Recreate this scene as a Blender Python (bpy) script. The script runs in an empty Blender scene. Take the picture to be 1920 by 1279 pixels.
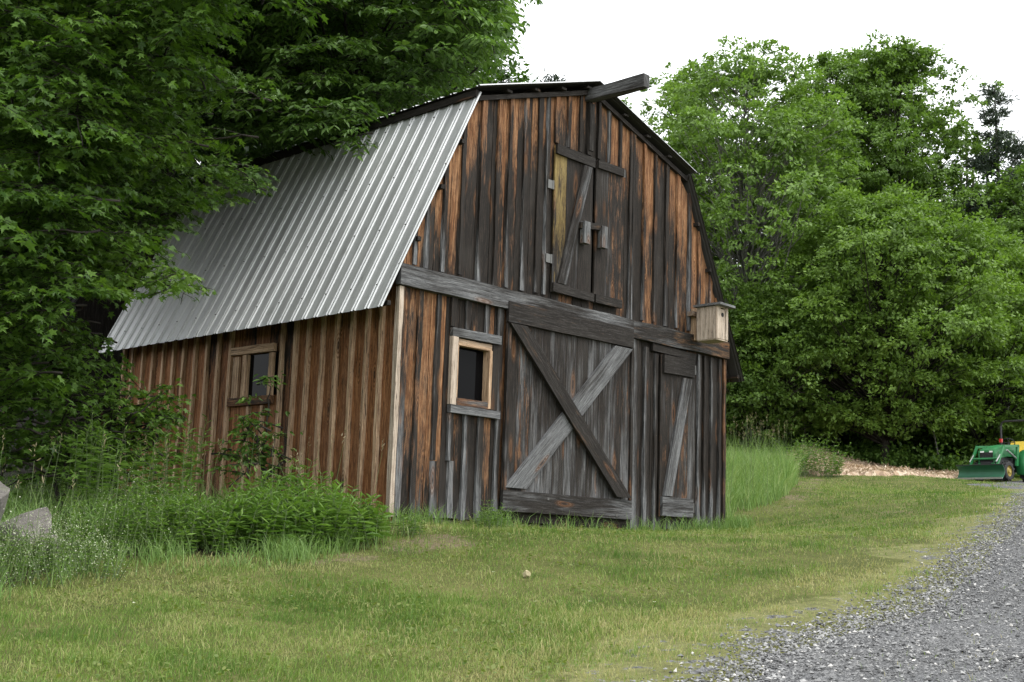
import bpy, math, random
import numpy as np
from mathutils import Matrix, Vector
random.seed(7)
RNG = np.random.default_rng(11)
S = bpy.context.scene
COL = S.collection

# ------------------------------------------------------------------ camera
FPX, YAW, PITCH, ROLL = 2339.19, 0.80324646, 0.16306764, 0.03314096
CAM = np.array([-8.92179, -10.33144, -0.27272])
cy, sy = math.cos(YAW), math.sin(YAW)
FWD = np.array([sy*math.cos(PITCH), cy*math.cos(PITCH), math.sin(PITCH)])
_r = np.array([cy, -sy, 0.0]); _u = np.cross(_r, FWD)
RGT = _r*math.cos(ROLL)+_u*math.sin(ROLL)
UPV = -_r*math.sin(ROLL)+_u*math.cos(ROLL)
cam = bpy.data.cameras.new("camera"); cam.sensor_width = 36; cam.lens = FPX/1920*36
cam.clip_start = .1; cam.clip_end = 3000
camo = bpy.data.objects.new("camera", cam); COL.objects.link(camo)
M = Matrix.Identity(4)
for i in range(3):
    M[i][0] = RGT[i]; M[i][1] = UPV[i]; M[i][2] = -FWD[i]; M[i][3] = CAM[i]
camo.matrix_world = M
S.camera = camo

def at(px, py, dist):
    """point seen at photograph pixel (px,py), 'dist' metres away horizontally"""
    d = RGT*(px-960)/FPX - UPV*(py-639.5)/FPX + FWD
    return CAM + d*dist/math.hypot(d[0], d[1])

# ------------------------------------------------------------------ terrain (thin plate spline through surveyed heights)
TP = [(-8.9,-10.3,-1.73),(-6.6,-5.4,-.98),(-4.2,-5.9,-.94),(-3.6,-6.6,-.90),(-2.9,-7.9,-.88),(-2.0,-6.2,-.74),(-.07,-5.68,-.52),(2.4,-5.0,-.21),
(6.5,-3.7,.28),(10,-2.6,.70),(18.9,.6,1.19),(-5.2,-2.1,-.68),(-3.3,-1.7,-.50),(-1.2,-1.1,-.22),(0,-.1,-.08),(3,-.1,-.06),(6.3,-.15,.06),(3,4,.0),(0,5,.02),(-1.5,2,-.1),(-3,5,-.05),(0,10,.2),(6.4,5,.5),
(9.0,1.4,.50),(13,3.2,1.02),(18.4,6.3,1.58),(21.8,6.4,1.95),(29.5,6.2,2.2),(32,8.2,2.6),(30.6,11.2,2.72),(24,9,2.35),(35,14,3.2),(45,20,4.2),(60,30,5.5),(20,25,2.6),(5,30,1.2),(-12,22,.1),(-40,30,-.5),(-25,-5,-1.5),(-14,-30,-2.6),(15,-30,-.8),(40,-15,1.8),(60,5,3.6),(100,60,8),(0,90,3),(-90,60,-1),(-80,-60,-4),(80,-70,2),(110,0,6),(0,-110,-6)]
TP = np.array(TP)
def _U(r2): return np.where(r2 > 1e-12, .5*r2*np.log(np.maximum(r2, 1e-12)), 0)
_n = len(TP); _d2 = ((TP[:, None, :2]-TP[None, :, :2])**2).sum(-1)
_K = _U(_d2)+np.eye(_n)*.35; _Pm = np.c_[np.ones(_n), TP[:, :2]]
_A = np.zeros((_n+3, _n+3)); _A[:_n, :_n] = _K; _A[:_n, _n:] = _Pm; _A[_n:, :_n] = _Pm.T
_w = np.linalg.solve(_A, np.r_[TP[:, 2], 0, 0, 0])
def gz(x, y):
    x = np.asarray(x, float); y = np.asarray(y, float); sh = x.shape
    x = x.ravel(); y = y.ravel(); out = _w[_n]+_w[_n+1]*x+_w[_n+2]*y
    for i in range(_n):
        out = out+_w[i]*_U((x-TP[i, 0])**2+(y-TP[i, 1])**2)
    return out.reshape(sh)
def g1(x, y): return float(gz(np.array([x]), np.array([y]))[0])

# value noise
_H = np.random.default_rng(5).random((256, 256))
def vn(x, y):
    xi = np.floor(x).astype(int); yi = np.floor(y).astype(int); fx = x-xi; fy = y-yi
    fx = fx*fx*(3-2*fx); fy = fy*fy*(3-2*fy)
    h = lambda a, b: _H[a & 255, b & 255]
    return (h(xi, yi)*(1-fx)+h(xi+1, yi)*fx)*(1-fy)+(h(xi, yi+1)*(1-fx)+h(xi+1, yi+1)*fx)*fy
def fbm(x, y, o=4):
    x = np.asarray(x, float); y = np.asarray(y, float); s = 0; a = .5; t = 0
    for k in range(o):
        s = s+a*vn(x*2**k+17.3*k, y*2**k+5.1*k); t += a; a *= .5
    return s/t
def sstep(a, b, x):
    t = np.clip((x-a)/(b-a), 0, 1); return t*t*(3-2*t)

# ------------------------------------------------------------------ objects
def tag(o, label=None, cat=None, group=None, kind=None):
    if label: o["label"] = label
    if cat: o["category"] = cat
    if group: o["group"] = group
    if kind: o["kind"] = kind
    return o
def empty(name, loc=(0, 0, 0), rz=0, parent=None):
    o = bpy.data.objects.new(name, None); COL.objects.link(o); o.location = loc; o.rotation_euler = (0, 0, rz)
    o.empty_display_size = .2
    if parent: o.parent = parent
    return o

def raw_mesh(name, V, Fq, Ft, mats, parent=None, attrs=None, smooth=False, midx=None):
    """V (n,3); Fq (m,4) quads; Ft (k,3) tris; attrs {name:(type,array)} per vertex"""
    me = bpy.data.meshes.new(name)
    V = np.asarray(V, np.float32)
    Fq = np.asarray(Fq, np.int32).reshape(-1, 4); Ft = np.asarray(Ft, np.int32).reshape(-1, 3)
    nl = Fq.size+Ft.size; npoly = len(Fq)+len(Ft)
    me.vertices.add(len(V)); me.vertices.foreach_set("co", V.ravel())
    me.loops.add(nl); me.loops.foreach_set("vertex_index", np.r_[Fq.ravel(), Ft.ravel()].astype(np.int32))
    me.polygons.add(npoly)
    ls = np.r_[np.arange(len(Fq))*4, Fq.size+np.arange(len(Ft))*3].astype(np.int32)
    me.polygons.foreach_set("loop_start", ls)
    me.update(calc_edges=True)
    me.polygons.foreach_set("use_smooth", np.full(npoly, bool(smooth)))
    if attrs:
        for k, (t, arr) in attrs.items():
            a = me.attributes.new(k, t, 'POINT')
            a.data.foreach_set("vector" if t == 'FLOAT_VECTOR' else "value", np.asarray(arr, np.float32).ravel())
    if not isinstance(mats, (list, tuple)): mats = [mats]
    for m in mats: me.materials.append(m)
    if midx is not None: me.polygons.foreach_set("material_index", np.asarray(midx, np.int32))
    me.validate()
    o = bpy.data.objects.new(name, me); COL.objects.link(o)
    if parent: o.parent = parent
    return o

class MB:
    """collects boards, boxes, tubes into one mesh"""
    def __init__(s): s.V = []; s.Q = []; s.T = []; s.bc = []; s.tn = []; s.mi_q = []; s.mi_t = []; s.n = 0; s.mi = 0
    def add(s, V, Q=(), T=(), bc=None, tn=None):
        V = np.asarray(V, float).reshape(-1, 3)
        if len(Q): s.Q.append(np.asarray(Q).reshape(-1, 4)+s.n); s.mi_q += [s.mi]*len(s.Q[-1])
        if len(T): s.T.append(np.asarray(T).reshape(-1, 3)+s.n); s.mi_t += [s.mi]*len(s.T[-1])
        s.V.append(V); s.bc.append(np.zeros_like(V) if bc is None else np.asarray(bc, float))
        s.tn.append(np.zeros_like(V) if tn is None else np.broadcast_to(np.asarray(tn, float), V.shape)); s.n += len(V)
    def build(s, name, mats, parent=None, smooth=False):
        cat = lambda L, k: np.concatenate(L) if L else np.zeros((0, k), int)
        return raw_mesh(name, np.concatenate(s.V), cat(s.Q, 4), cat(s.T, 3), mats, parent,
                        {"bc": ('FLOAT_VECTOR', np.concatenate(s.bc)), "tone": ('FLOAT_VECTOR', np.concatenate(s.tn))}, smooth, s.mi_q+s.mi_t)
    # ring-swept solid: rows (n,4,3)
    def sweep(s, R, bc=None, tn=None):
        R = np.asarray(R, float); n = len(R); k = R.shape[1]; Q = []
        for i in range(n-1):
            for j in range(k):
                a = i*k+j; b = i*k+(j+1) % k
                Q.append((a, b, b+k, a+k))
        T = []
        if k == 4: Q += [(3, 2, 1, 0), tuple((n-1)*k+j for j in range(4))]
        else:
            for j in range(1, k-1): T += [(0, j+1, j), ((n-1)*k, (n-1)*k+j, (n-1)*k+j+1)]
        s.add(R.reshape(-1, 3), Q, T, None if bc is None else np.reshape(bc, (-1, 3)), None if tn is None else np.reshape(tn, (-1, 3)))
    def plank(s, p0, p1, wv, tv, w, t, tone=(.2, .5), tone1=None, n=None, jit=.0015, w1=None):
        """board from p0 to p1 (centre line), wv/tv unit vectors across and through"""
        p0, p1, wv, tv = [np.asarray(q, float) for q in (p0, p1, wv, tv)]
        L = np.linalg.norm(p1-p0); n = n or max(2, int(L/.3)+1); w1 = w if w1 is None else w1
        sd = RNG.random()*60; u0 = RNG.random()*5; ph = RNG.random(6)*6.28
        tone1 = tone if tone1 is None else tone1
        R = []; B = []; Tn = []
        for i in range(n+1):
            f = i/n; c = p0+(p1-p0)*f; ww = (w+(w1-w)*f)/2; row = []; bb = []; tt = []
            wob = jit*np.sin(f*L*5+ph)
            for (a, b), q in zip(((-1, -1), (1, -1), (1, 1), (-1, 1)), wob[:4]):
                row.append(c+wv*(a*ww+q)+tv*(b*t/2)); bb.append((u0+a*ww+b*t*.8, f*L+sd, sd))
                tt.append((tone[0]+(tone1[0]-tone[0])*f, tone[1]+(tone1[1]-tone[1])*f, sd/60))
            R.append(row); B.append(bb); Tn.append(tt)
        s.sweep(R, B, Tn)
    def vb(s, side, a0, a1, zb, zl, zr, d0, d1, tonef, jit=.003, edge=0.):
        """vertical board on a wall of the barn; top cut between zl and zr; d0<d1 outward"""
        n = max(2, int((max(zl, zr)-zb)/.2)+1); sd = RNG.random()*60; u0 = RNG.random()*5; ph = RNG.random(4)*6.28
        R = []; B = []; Tn = []
        for i in range(n+1):
            f = i/n; row = []; bb = []; tt = []
            for k, (a, d) in enumerate(((a0, d0), (a1, d0), (a1, d1), (a0, d1))):
                z = zb+((zl if k in (0, 3) else zr)-zb)*f
                aa = a+jit*math.sin(z*4+ph[k])+jit*.6*math.sin(z*11+ph[k-1])
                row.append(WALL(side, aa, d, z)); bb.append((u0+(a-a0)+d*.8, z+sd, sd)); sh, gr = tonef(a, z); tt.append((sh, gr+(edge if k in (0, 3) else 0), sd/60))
            R.append(row); B.append(bb); Tn.append(tt)
        s.sweep(R, B, Tn)
    def box(s, c, sx, sy, sz, rot=0, tn=None):
        c = np.asarray(c, float); V = np.array([(x, y, z) for z in (-.5, .5) for x, y in ((-.5, -.5), (.5, -.5), (.5, .5), (-.5, .5))])*(sx, sy, sz)
        if rot: 
            q = V.copy(); V[:, 0] = q[:, 0]*math.cos(rot)-q[:, 1]*math.sin(rot); V[:, 1] = q[:, 0]*math.sin(rot)+q[:, 1]*math.cos(rot)
        s.add(V+c, [(3, 2, 1, 0), (4, 5, 6, 7), (0, 1, 5, 4), (1, 2, 6, 5), (2, 3, 7, 6), (3, 0, 4, 7)], bc=V+RNG.random()*9, tn=tn)
    def tube(s, pts, rad, k=6):
        pts = np.asarray(pts, float); n = len(pts); rad = np.broadcast_to(np.asarray(rad, float), (n,))
        tg = np.gradient(pts, axis=0); tg /= np.linalg.norm(tg, axis=1)[:, None]+1e-9
        ref = np.array([0, 0, 1.]) if abs(tg[0, 2]) < .9 else np.array([1., 0, 0])
        R = []
        for i in range(n):
            a = np.cross(tg[i], ref); a /= np.linalg.norm(a)+1e-9; b = np.cross(tg[i], a)
            th = np.arange(k)*2*math.pi/k
            R.append(pts[i]+rad[i]*(np.cos(th)[:, None]*a+np.sin(th)[:, None]*b))
        L = np.r_[0, np.cumsum(np.linalg.norm(np.diff(pts, axis=0), axis=1))]; sd = RNG.random()*20
        bc = [[(j/k*2*math.pi*rad[0], L[i], sd) for j in range(k)] for i in range(n)]
        s.sweep(np.array(R), bc)

W, LEN = 6.28, 6.0
def WALL(side, a, d, z):
    if side == 'front': return (a, -d, z)
    if side == 'left': return (-d, a, z)
    if side == 'right': return (W+d, a, z)
    return (a, LEN+d, z)
def zroof(x):
    h = abs(x-3.14)
    return 5.77-h/2.1*.69 if h < 2.1 else 5.08-(h-2.1)*(2.83/1.375)
# ------------------------------------------------------------------ materials
class NT:
    def __init__(s, name):
        s.m = bpy.data.materials.new(name); s.m.use_nodes = True; s.t = s.m.node_tree; s.t.nodes.clear()
        s.out = s.n('ShaderNodeOutputMaterial')
    def n(s, t, **k):
        x = s.t.nodes.new(t)
        for a, b in k.items(): setattr(x, a, b)
        return x
    def l(s, a, b): s.t.links.new(a, b)
    def setv(s, sock, v):
        if hasattr(v, 'is_output'): s.l(v, sock)
        else:
            try: sock.default_value = v
            except Exception: sock.default_value = (*v, 1)
    def attr(s, name, out='Vector'):
        a = s.n('ShaderNodeAttribute', attribute_name=name); return a.outputs[out]
    def math(s, op, a, b=0, c=0, clamp=False):
        x = s.n('ShaderNodeMath', operation=op, use_clamp=clamp)
        for i, v in enumerate((a, b, c)): s.setv(x.inputs[i], v)
        return x.outputs[0]
    def vmul(s, v, k):
        x = s.n('ShaderNodeVectorMath', operation='MULTIPLY'); s.setv(x.inputs[0], v); x.inputs[1].default_value = k; return x.outputs[0]
    def vadd(s, v, k):
        x = s.n('ShaderNodeVectorMath', operation='ADD'); s.setv(x.inputs[0], v); s.setv(x.inputs[1], k); return x.outputs[0]
    def noise(s, v, scale=1, detail=4, rough=.55, dist=0, out='Fac'):
        x = s.n('ShaderNodeTexNoise'); s.setv(x.inputs['Vector'], v); x.inputs['Scale'].default_value = scale; x.inputs['Detail'].default_value = detail
        x.inputs['Roughness'].default_value = rough; x.inputs['Distortion'].default_value = dist; return x.outputs[out]
    def voro(s, v, scale=1, out='Distance', feature='F1', rnd=1):
        x = s.n('ShaderNodeTexVoronoi', feature=feature); s.setv(x.inputs['Vector'], v); x.inputs['Scale'].default_value = scale; x.inputs['Randomness'].default_value = rnd; return x.outputs[out]
    def ss(s, x, a, b, c=0., d=1.):
        r = s.n('ShaderNodeMapRange', interpolation_type='SMOOTHSTEP'); s.setv(r.inputs[0], x)
        for i, v in enumerate((a, b, c, d)): s.setv(r.inputs[i+1], v)
        return r.outputs[0]
    def mix(s, f, a, b, bt='MIX'):
        x = s.n('ShaderNodeMix', data_type='RGBA', blend_type=bt); s.setv(x.inputs[0], f)
        for i, v in ((6, a), (7, b)):
            if hasattr(v, 'is_output'): s.l(v, x.inputs[i])
            else: x.inputs[i].default_value = (*v, 1)
        return x.outputs[2]
    def ramp(s, f, *st):
        r = s.n('ShaderNodeValToRGB'); s.l(f, r.inputs[0]); e = r.color_ramp.elements
        while len(e) < len(st): e.new(.5)
        for q, (p, c) in zip(e, st): q.position = p; q.color = (*c, 1)
        return r.outputs[0]
    def bsdf(s, col, rough=.8, metal=0., bump=None, bs=.5, bd=.01, spec=None):
        p = s.n('ShaderNodeBsdfPrincipled'); s.setv(p.inputs['Base Color'], col); s.setv(p.inputs['Roughness'], rough); s.setv(p.inputs['Metallic'], metal)
        if spec is not None: s.setv(p.inputs['Specular IOR Level'], spec)
        if bump is not None:
            b = s.n('ShaderNodeBump'); b.inputs['Strength'].default_value = bs; b.inputs['Distance'].default_value = bd; s.l(bump, b.inputs['Height']); s.l(b.outputs[0], p.inputs['Normal'])
        s.l(p.outputs[0], s.out.inputs[0]); return p
    def sep(s, v):
        x = s.n('ShaderNodeSeparateXYZ'); s.l(v, x.inputs[0]); return x.outputs

def wood(name, orange_lo, orange_hi, black_bias=0., knots=1., dark_hi=(.058, .043, .033), saw=.5):
    k = NT(name); bc = k.attr('bc'); tn = k.sep(k.attr('tone'))
    sh, gr, rd = tn[0], tn[1], tn[2]
    warp = k.noise(k.vmul(bc, (3, 1.6, 1)), 1, 2, .5, 0, 'Color')
    bw = k.vadd(bc, k.vmul(k.vadd(warp, (-.5, -.5, -.5)), (.035, .10, 0)))
    grain = k.noise(k.vmul(bw, (95, 4.5, 1)), 1, 6, .66)
    fine = k.noise(k.vmul(bw, (230, 24, 1)), 1, 3, .65)
    streak = k.noise(k.vmul(bw, (26, 1.5, 1)), 1, 5, .65)
    blot = k.noise(k.vmul(bw, (9, 2.2, 1)), 1, 6, .68)
    patch = k.noise(k.vmul(bw, (4.5, .7, 1.7)), 1, 3, .5)
    # knots
    kv = k.vmul(bw, (6.5, 1.7, 1)); kd = k.voro(kv, 1); kc = k.sep(k.voro(kv, 1, 'Color'))[0]
    kon = k.math('GREATER_THAN', kc, 1-.30*knots)
    kcore = k.math('MULTIPLY', k.ss(kd, .17, .07), kon); kring = k.math('MULTIPLY', k.ss(kd, .38, .12), kon)
    rings = k.math('MULTIPLY', k.math('ADD', k.math('SINE', k.math('MULTIPLY', kd, 70)), 1), .5)
    g2 = k.math('ADD', k.math('MULTIPLY', grain, .7), k.math('MULTIPLY', fine, .3))
    g2 = k.math('ADD', g2, k.math('MULTIPLY', k.math('SUBTRACT', rings, .5), k.math('MULTIPLY', kring, .35)))
    orange = k.ramp(k.math('ADD', g2, k.math('MULTIPLY', k.math('SUBTRACT', streak, .5), .5)), (.30, tuple(.30*c for c in orange_lo)), (.46, orange_lo), (.70, orange_hi))
    dark = k.ramp(g2, (.33, (.006, .005, .0042)), (.5, (.0155, .0122, .0098)), (.72, dark_hi))
    grey = k.ramp(g2, (.3, (.035, .036, .038)), (.5, (.13, .132, .136)), (.7, (.31, .31, .31)))
    # char/mildew blackening: less where the roof shelters the board; on side walls also painted eave shade
    b = k.math('ADD', k.math('ADD', k.math('MULTIPLY', streak, .45), k.math('MULTIPLY', blot, .55)), k.math('MULTIPLY', k.math('SUBTRACT', g2, .5), -.35))
    b = k.math('ADD', b, k.math('MULTIPLY', k.math('SUBTRACT', .5, sh), .52))
    b = k.math('ADD', b, k.math('MULTIPLY', k.math('SUBTRACT', rd, .5), .34))
    bm = k.ss(k.math('ADD', b, black_bias), .42, .555)
    col = k.mix(bm, k.mix(k.ss(k.math('ADD', b, black_bias), .32, .46, 0, .42), orange, k.mix(.5, dark, (.085, .042, .022))), dark)
    g = k.math('ADD', k.math('ADD', k.math('MULTIPLY', patch, .6), k.math('MULTIPLY', streak, .5)), k.math('MULTIPLY', k.math('SUBTRACT', gr, .5), .75))
    gm = k.ss(g, .66, .93)
    col = k.mix(gm, col, grey)
    col = k.mix(k.math('MULTIPLY', kring, k.math('MULTIPLY', k.math('SUBTRACT', 1, kcore), .45)), col, (.20, .085, .03))
    col = k.mix(k.math('MULTIPLY', kcore, .8), col, (.03, .016, .01))
    chk = k.noise(k.vmul(bc, (30, .55, 1)), 1, 3, .55); ck = k.math('ABSOLUTE', k.math('SUBTRACT', chk, .5))
    col = k.mix(k.math('MULTIPLY', k.ss(ck, .014, .004), .85), col, (.006, .005, .004))
    spk = k.noise(k.vmul(bc, (70, 32, 1)), 1, 4, .7); col = k.mix(k.math('MULTIPLY', k.ss(spk, .60, .70), .6), col, (.012, .010, .008)); col = k.mix(k.math('MULTIPLY', k.ss(spk, .36, .27), .25), col, (.27, .22, .17))
    # saw marks: fine tilted lines
    sp = k.sep(bc); sw = k.math('SINE', k.math('MULTIPLY', k.math('ADD', sp[1], k.math('MULTIPLY', sp[0], .35)), 330))
    swm = k.math('MULTIPLY', k.ss(k.noise(k.vmul(bc, (2, 1.1, 3)), 1, 2), .5, .62), saw)
    col = k.mix(k.math('MULTIPLY', swm, k.ss(sw, .2, .9)), col, k.mix(.5, col, (.12, .11, .1)))
    h = k.math('ADD', k.math('MULTIPLY', g2, 1), k.math('MULTIPLY', k.math('MULTIPLY', sw, swm), .12))
    h = k.math('ADD', h, k.math('MULTIPLY', streak, .8))
    k.bsdf(col, .82, 0, h, .8, .006, .25)
    return k.m
MW = wood("barn_board_wood", (.16, .068, .027), (.46, .26, .132), .04)
MWS = wood("barn_side_wood", (.20, .082, .033), (.52, .26, .124), -.115, 1.1)
MBT = wood("batten_wood", (.40, .26, .16), (.74, .55, .38), -.24, .5)
MPALE = wood("pale_wood", (.40, .32, .25), (.66, .56, .46), -.32, .4)
MBEAM = wood("beam_wood", (.14, .075, .035), (.30, .17, .08), .10, .5, (.075, .070, .066), .2)
MYEL = wood("yellow_wood", (.17, .12, .04), (.36, .27, .10), .02, 1.2)

def simple(name, col, rough=.6, metal=0., var=.25, scale=8, bump=.2, spec=None):
    k = NT(name); tc = k.n('ShaderNodeTexCoord').outputs['Object']
    n = k.noise(tc, scale, 5, .6)
    k.bsdf(k.mix(n, tuple(c*(1-var) for c in col), tuple(min(1, c*(1+var)) for c in col)), rough, metal, n, bump, .01, spec); return k.m
def metal_roof(name, base, rough):
    k = NT(name); tc = k.n('ShaderNodeTexCoord').outputs['Object']
    run = k.noise(k.vmul(tc, (.5, 9, .5)), 1, 5, .65); sp = k.noise(k.vmul(tc, (1, 1, 1)), 70, 3, .6); big = k.noise(tc, .9, 4, .6)
    v = k.math('ADD', k.math('MULTIPLY', run, .5), k.math('ADD', k.math('MULTIPLY', sp, .25), k.math('MULTIPLY', big, .25)))
    c = k.ramp(v, (.32, tuple(.62*x for x in base)), (.5, base), (.68, tuple(min(1, 1.25*x) for x in base)))
    dirt = k.ss(k.noise(k.vmul(tc, (1.2, 3, 1.2)), 2, 5, .65), .58, .75)
    c = k.mix(k.math('MULTIPLY', dirt, .45), c, (.11, .10, .085))
    k.bsdf(c, k.ss(v, .3, .7, rough-.08, rough+.1), .32, sp, .12, .003); return k.m
MROOF = metal_roof("galvanized_sheet", (.50, .51, .512), .45)
MROOFD = simple("shaded_roof_sheet", (.022, .022, .02), .95, 0, .3, 6, .1, .1)  # near-black colour holds the tree shade over the outbuilding roof
MUNDER = simple("roof_underside", (.05, .048, .045), .85, 0, .35, 5, .1, .2)
MSCREW = simple("screw_metal", (.12, .115, .11), .5, .6)
MGALV = simple("hinge_metal", (.13, .13, .125), .6, .1)
MCONC = simple("concrete", (.24, .225, .20), .9, 0, .3, 14, .4)
MROCK = None
def glass_mat():
    k = NT("window_glass")
    p = k.bsdf((.004, .004, .0045), .04, 0, spec=.06); return k.m
MGLASS = glass_mat()
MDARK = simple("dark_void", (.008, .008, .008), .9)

def leaf_mat(name, dark, mid, light, trans=.35, gloss=.35, rough=.5):
    k = NT(name); t = k.attr('tint', 'Fac')
    c = k.ramp(t, (.0, dark), (.5, mid), (1., light))
    p = k.n('ShaderNodeBsdfPrincipled'); k.l(c, p.inputs['Base Color']); p.inputs['Roughness'].default_value = rough; p.inputs['Specular IOR Level'].default_value = gloss
    tr = k.n('ShaderNodeBsdfTranslucent'); k.l(k.mix(1, c, (1.25, 1.35, .6), 'MULTIPLY'), tr.inputs[0])
    mx = k.n('ShaderNodeMixShader'); mx.inputs[0].default_value = trans; k.l(p.outputs[0], mx.inputs[1]); k.l(tr.outputs[0], mx.inputs[2]); k.l(mx.outputs[0], k.out.inputs[0]); return k.m
ML_NEAR = leaf_mat("maple_leaf", (.034, .078, .013), (.092, .175, .027), (.18, .29, .055))
ML_ASH = leaf_mat("cherry_leaf", (.034, .075, .014), (.08, .155, .028), (.15, .25, .055))
ML_MAP = leaf_mat("far_maple_leaf", (.068, .125, .02), (.135, .228, .044), (.215, .325, .085))
ML_YEL = leaf_mat("young_maple_leaf", (.072, .13, .02), (.145, .242, .042), (.225, .335, .08))
ML_DRK = leaf_mat("shade_leaf", (.012, .028, .010), (.024, .05, .016), (.045, .085, .024))  # darker leaf copy, the shade of the wood put into its colour
ML_PIN = leaf_mat("pine_needle", (.02, .035, .022), (.04, .06, .04), (.07, .09, .06), .15)
ML_WEED = leaf_mat("weed_leaf", (.055, .115, .022), (.11, .205, .036), (.19, .29, .065))
ML_GRASS = leaf_mat("grass_blade", (.07, .14, .023), (.17, .255, .055), (.40, .36, .18), .25, .2, .6)
ML_TALL = leaf_mat("meadow_grass", (.09, .17, .045), (.19, .30, .09), (.36, .40, .19), .3, .25)
ML_FLOW = leaf_mat("white_flower", (.26, .30, .17), (.40, .44, .30), (.6, .6, .48), .2)
ML_SEED = leaf_mat("seed_head", (.16, .14, .08), (.26, .22, .13), (.36, .31, .2), .2)

def bark(name, a, b):
    k = NT(name); bc = k.attr('bc'); n = k.noise(k.vmul(bc, (14, 3, 1)), 1, 6, .65); m = k.noise(k.vmul(bc, (2, 1, 1)), 1, 3)
    k.bsdf(k.mix(m, k.ramp(n, (.35, tuple(.35*x for x in a)), (.65, a)), k.ramp(n, (.35, tuple(.4*x for x in b)), (.65, b))), .9, 0, n, 1, .03, .2); return k.m
MBARK = bark("bark", (.045, .038, .032), (.065, .058, .05)); MBARKP = bark("pale_bark", (.22, .21, .19), (.30, .29, .27))
MSTEM = simple("green_stem", (.09, .13, .045), .7)
RNG = np.random.default_rng(101)
# ------------------------------------------------------------------ barn
barn = tag(empty("barn"), "weathered board and batten gambrel barn with a ribbed metal roof and X braced door", "barn")
XV, YV, ZV = (1, 0, 0), (0, 1, 0), (0, 0, 1)
def cl(v, a=0., b=1.): return max(a, min(b, v))
def tone_front(a, z):
    d = zroof(a)-z
    if z > 2.7:
        base = .93-.66*min(1, max(0, d-.1)/1.2)+.14*math.sin(a*7.3+1)
        if a > 5.0: base += .18*min(1, (a-5)/.6)
        if a < 1.2: base += .04
        gr = .17+.36*cl(1-(z-2.78)/.8)
    else:
        side = cl(1-a/2.2)
        base = (.36+.36*side)*cl(.55+(z-.2)/2.3, 0, 1)+.08*math.sin(a*9)
        if a > 4: base = .22+.18*cl((z-.8)/1.6)
        gr = .34+.40*cl(1-z/.9)
    return base, gr
def tone_batten(a, z):
    s, g = tone_front(a, z); return s-.10, g+.10

fw = MB()
BX = []; x = 0.0
edges = []
while x < W-.1:
    w = RNG.uniform(.17, .25); edges.append((x, min(x+w, W))); x += w
if edges[-1][1] < W: edges[-1] = (edges[-1][0], W)
cuts_ = sorted(set([e[0] for e in edges]+[W]+[.80, 1.47, 2.45, 3.74])); cuts_ = [c for i, c in enumerate(cuts_) if c in (.80, 1.47, 2.45, 3.74) or not any(abs(c-q) < .05 for q in (.80, 1.47, 2.45, 3.74))]
edges = list(zip(cuts_[:-1], cuts_[1:]))
for a0, a1 in edges:
    c = (a0+a1)/2; zb = .03+RNG.uniform(-.03, .015)
    if a0 > 1.65 and a1 < 4.1: zb += .02
    def seg(z0, zl, zr): fw.vb('front', a0+.004, a1-.004, z0, zl, zr, -.024, RNG.uniform(-.002, .003), tone_front)
    # lower wall, window opening .86-1.42 x 1.31-2.07
    if .78 < c < 1.48: seg(zb, 1.31, 1.31); seg(2.07, 2.6, 2.6)
    else: seg(zb, 2.6, 2.6)
    tl, tr = zroof(a0)-.045, zroof(a1)-.045
    if 2.44 < c < 3.75: seg(2.6, 2.93, 2.93); seg(4.76, tl, tr)
    else: seg(2.6, tl, tr)
fw.build("front_wall", MW, barn)

bt = MB()
def batten(a, w, z0, zt=None, lean=0, p=.024):
    a0, a1 = a-w/2, a+w/2; off = RNG.choice((-.34, -.22, .06)); go = RNG.uniform(-.1, .22)
    zl = zroof(a0)-.05 if zt is None else zt; zr = zroof(a1)-.05 if zt is None else zt
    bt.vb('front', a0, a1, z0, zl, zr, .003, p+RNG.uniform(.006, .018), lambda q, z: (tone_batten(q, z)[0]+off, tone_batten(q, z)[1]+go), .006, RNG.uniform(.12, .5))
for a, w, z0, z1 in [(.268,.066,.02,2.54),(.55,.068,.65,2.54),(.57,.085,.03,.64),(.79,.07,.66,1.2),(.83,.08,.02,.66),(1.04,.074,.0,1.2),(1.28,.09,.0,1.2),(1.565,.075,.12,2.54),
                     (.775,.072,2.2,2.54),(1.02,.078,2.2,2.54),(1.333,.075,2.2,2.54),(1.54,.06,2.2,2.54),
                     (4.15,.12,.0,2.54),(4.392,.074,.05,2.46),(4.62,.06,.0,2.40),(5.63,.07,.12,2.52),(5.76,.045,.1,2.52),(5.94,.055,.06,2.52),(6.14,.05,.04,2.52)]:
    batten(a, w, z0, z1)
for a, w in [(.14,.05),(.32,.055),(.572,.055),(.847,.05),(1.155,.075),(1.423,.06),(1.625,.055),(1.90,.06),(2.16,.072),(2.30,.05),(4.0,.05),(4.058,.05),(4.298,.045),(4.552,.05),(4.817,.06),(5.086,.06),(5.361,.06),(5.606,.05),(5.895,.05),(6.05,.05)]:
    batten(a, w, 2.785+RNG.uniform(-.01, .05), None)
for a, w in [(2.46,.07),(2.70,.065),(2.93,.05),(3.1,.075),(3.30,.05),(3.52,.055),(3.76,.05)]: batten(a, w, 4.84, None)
bt.build("wall_batten", MBT if False else MW, barn)
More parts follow.
